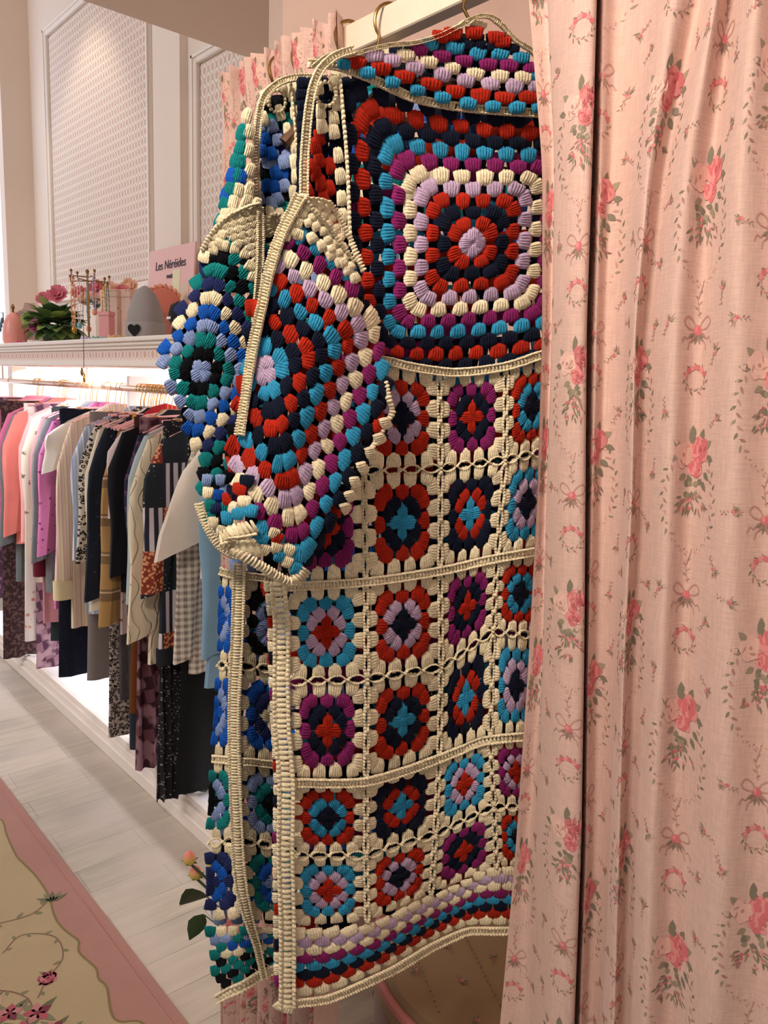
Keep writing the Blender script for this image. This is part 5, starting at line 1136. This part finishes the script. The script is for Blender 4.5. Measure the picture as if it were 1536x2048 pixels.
# shoulder, gusset, sleeve
SB2 = Surf(PB, AZ, lambda x, y: rel_b(x, y)+.004); Y = Yarn(SB2, 34)
for (x, y) in ((530, 195), (528, 235), (562, 170), (585, 190), (590, 225), (560, 225), (575, 258), (588, 290), (590, 322), (592, 352), (588, 385), (540, 425), (560, 430), (545, 500), (560, 520), (535, 530), (590, 415), (570, 480)): Y.cl(ident, x, y, .2, 1, 22, 30, 'C')
for (x, y, c) in ((545, 250, 'S'), (558, 278, 'S'), (520, 255, 'S'), (532, 275, 'U'), (545, 305, 'U'), (526, 300, 'U'), (568, 322, 'S'), (552, 345, 'U'), (535, 370, 'U'), (550, 372, 'U'), (570, 370, 'S'), (556, 395, 'S'), (520, 395, 'S'), (545, 405, 'S')): Y.cl(ident, x, y, .2, 1, 25, 28, c, z=-.002)
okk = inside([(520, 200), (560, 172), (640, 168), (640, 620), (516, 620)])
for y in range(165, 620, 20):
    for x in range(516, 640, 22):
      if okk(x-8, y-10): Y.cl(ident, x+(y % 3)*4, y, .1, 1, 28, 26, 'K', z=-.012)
Y.braid([(548+16*math.cos(a), 448+20*math.sin(a)) for a in np.linspace(0, 2*PI, 14)], 9, 'C', 8, .004, .004, res='lo'); Y.braid([(552+18*math.cos(a), 205+22*math.sin(a)) for a in np.linspace(0, 2*PI, 14)], 7, 'C', 8, .004, .004, res='lo')
Y.braid([(580, 165), (585, 210), (590, 260), (594, 320), (597, 380)], 8, 'C', 10, .004, .004, res='lo', across=False); Y.build('shoulder_front', blue, PB)
Y = Yarn(Surf(PB, AZ, lambda x, y: rel_b(x, y)+.012), 35); Y.trim([(650, 160), (610, 158), (575, 162), (545, 174), (524, 195), (513, 230), (508, 280), (506, 330), (508, 380), (511, 420)], 14, z=.004); Y.build('shoulder_band', blue, PB)
def xcb(y): return np.interp(y, [180, 300, 430, 560, 700, 760, 900, 1000, 1100], [505, 492, 480, 470, 440, 440, 452, 450, 440]), np.interp(y, [180, 300, 430, 560, 700, 760, 900, 1000, 1100], [20, 34, 50, 85, 118, 115, 75, 60, 50])
def rel_sb(x, y):
    x = np.asarray(x, float); y = np.asarray(y, float); c, w_ = xcb(y); q = np.clip(np.abs(x-c)/(w_*1.06), 0, 1.05); return .008+.030*np.sqrt(np.clip(1.12-q*q, 0, 2))+.004*np.sin((x-y*.5)/30.)
SSB = Surf(PB, AZ, rel_sb)
bp = [(520, 560), (520, 480), (470, 480), (425, 492), (400, 535), (370, 600), (346, 650), (324, 705), (334, 760), (352, 800), (366, 840), (388, 905), (398, 960), (402, 1020), (425, 1062), (462, 1060), (480, 900), (540, 820), (560, 700), (560, 560)]
okb = inside(bp); Y = Yarn(SSB, 36); Cb = np.array([402., 742.]); e1 = np.array([24., 2.6]); e2 = np.array([-4., 28.]); g1 = (e1+e2)/2; g2 = (e2-e1)/2
db = lambda s_, t_: (Cb[0]+s_*g1[0]+t_*g2[0], Cb[1]+s_*g1[1]+t_*g2[1])
for n, c in enumerate('SKTSUCVTKTKSTKSUC', 1): ringset(Y, db, n, n-.45, 2*(n-.35)/n, 1.78*(n-.15)/n, 1.45, c, ok=okb, fan=.25, jit=.09)
Y.build('sleeve', blue, PB)
Y = Yarn(SSB, 37)
for (x, y, c) in ((494, 232, 'C'), (498, 262, 'C'), (500, 300, 'C'), (500, 340, 'C'), (498, 378, 'C'), (494, 400, 'C'), (484, 262, 'T'), (480, 295, 'T'), (482, 322, 'T'), (470, 320, 'T'), (474, 350, 'T'), (484, 352, 'U'), (462, 348, 'U'), (460, 378, 'T'), (476, 380, 'C'), (466, 402, 'C'), (448, 405, 'T'), (450, 388, 'U'), (450, 428, 'C'), (470, 428, 'C'), (440, 440, 'T'), (486, 418, 'C')): Y.cl(ident, x, y, -.25, 1, 25, 33, c, z=-.001)
up = inside([(505, 205), (512, 420), (440, 440), (455, 370), (478, 300), (494, 240)])
for j, y in enumerate(range(0)):
    for i, x in enumerate(range(440, 512, 20)):
        if up(x, y): Y.cl(ident, x, y, -.1, 1, 24, 25, 'C' if x > 488 or (j % 4 == 3) else ('T' if j % 3 else 'U'))
gp = [(510, 405), (520, 470), (512, 560), (490, 500), (455, 480), (420, 500), (402, 528), (424, 470), (450, 435), (485, 415)]; okg = inside(gp)
for i in range(-9, 4):
    for j in range(0, 14):
        x = 510+i*14+(7 if j % 2 else 0); y = 405+j*14+abs(x-510)*.35
        if okg(x, y): Y.cl(ident, x, y, -.4, 1, 18, 19, 'C', z=.003)
for (x, y) in ((412, 512), (430, 498), (450, 492), (470, 496), (488, 508), (498, 530), (505, 552)): Y.cl(ident, x, y, -.3, 1, 22, 25, 'C', z=.002)
Y.braid([(510, 408), (485, 418), (455, 440), (432, 470), (412, 505)], 8, 'C', 7, .005, .006, res='lo', across=False)
Y.trim([(511, 415), (512, 460), (513, 520), (511, 580), (507, 640), (498, 720), (490, 800)], 12, z=.004); Y.build('sleeve_gusset', blue, PB)
Y = Yarn(SSB, 38); Y.trim([(400, 1005), (410, 1040), (426, 1075), (446, 1100), (470, 1112)], 15, z=.001)
for (x, y, c) in ((440, 1060, 'C'), (462, 1050, 'C'), (458, 1080, 'C'), (425, 1045, 'C'), (415, 985, 'C'), (435, 990, 'U'), (430, 1015, 'V'), (445, 1040, 'K'), (420, 1010, 'T'), (450, 1015, 'T'), (415, 960, 'S'), (440, 960, 'S')): Y.cl(ident, x, y, .1, -1, 24, 25, c, z=.003)
Y.build('cuff', blue, PB)
# upper back and lining layer of the blue cardigan, mostly hidden by the red one
backsheet(PB, AZ, .004, [(600, 165), (760, 105), (930, 75), (1010, 110), (1160, 250), (1150, 1600), (620, 1850), (620, 620), (540, 600), (520, 200)], 'KTVSUKTC', 40, 72, blue, PB, rel_b)
backsheet(PB, AZ, .040, [(455, 1130), (700, 1130), (700, 1840), (440, 1850), (440, 1500)], 'KVTUSK', 34, 73, blue, PB, rel_b)
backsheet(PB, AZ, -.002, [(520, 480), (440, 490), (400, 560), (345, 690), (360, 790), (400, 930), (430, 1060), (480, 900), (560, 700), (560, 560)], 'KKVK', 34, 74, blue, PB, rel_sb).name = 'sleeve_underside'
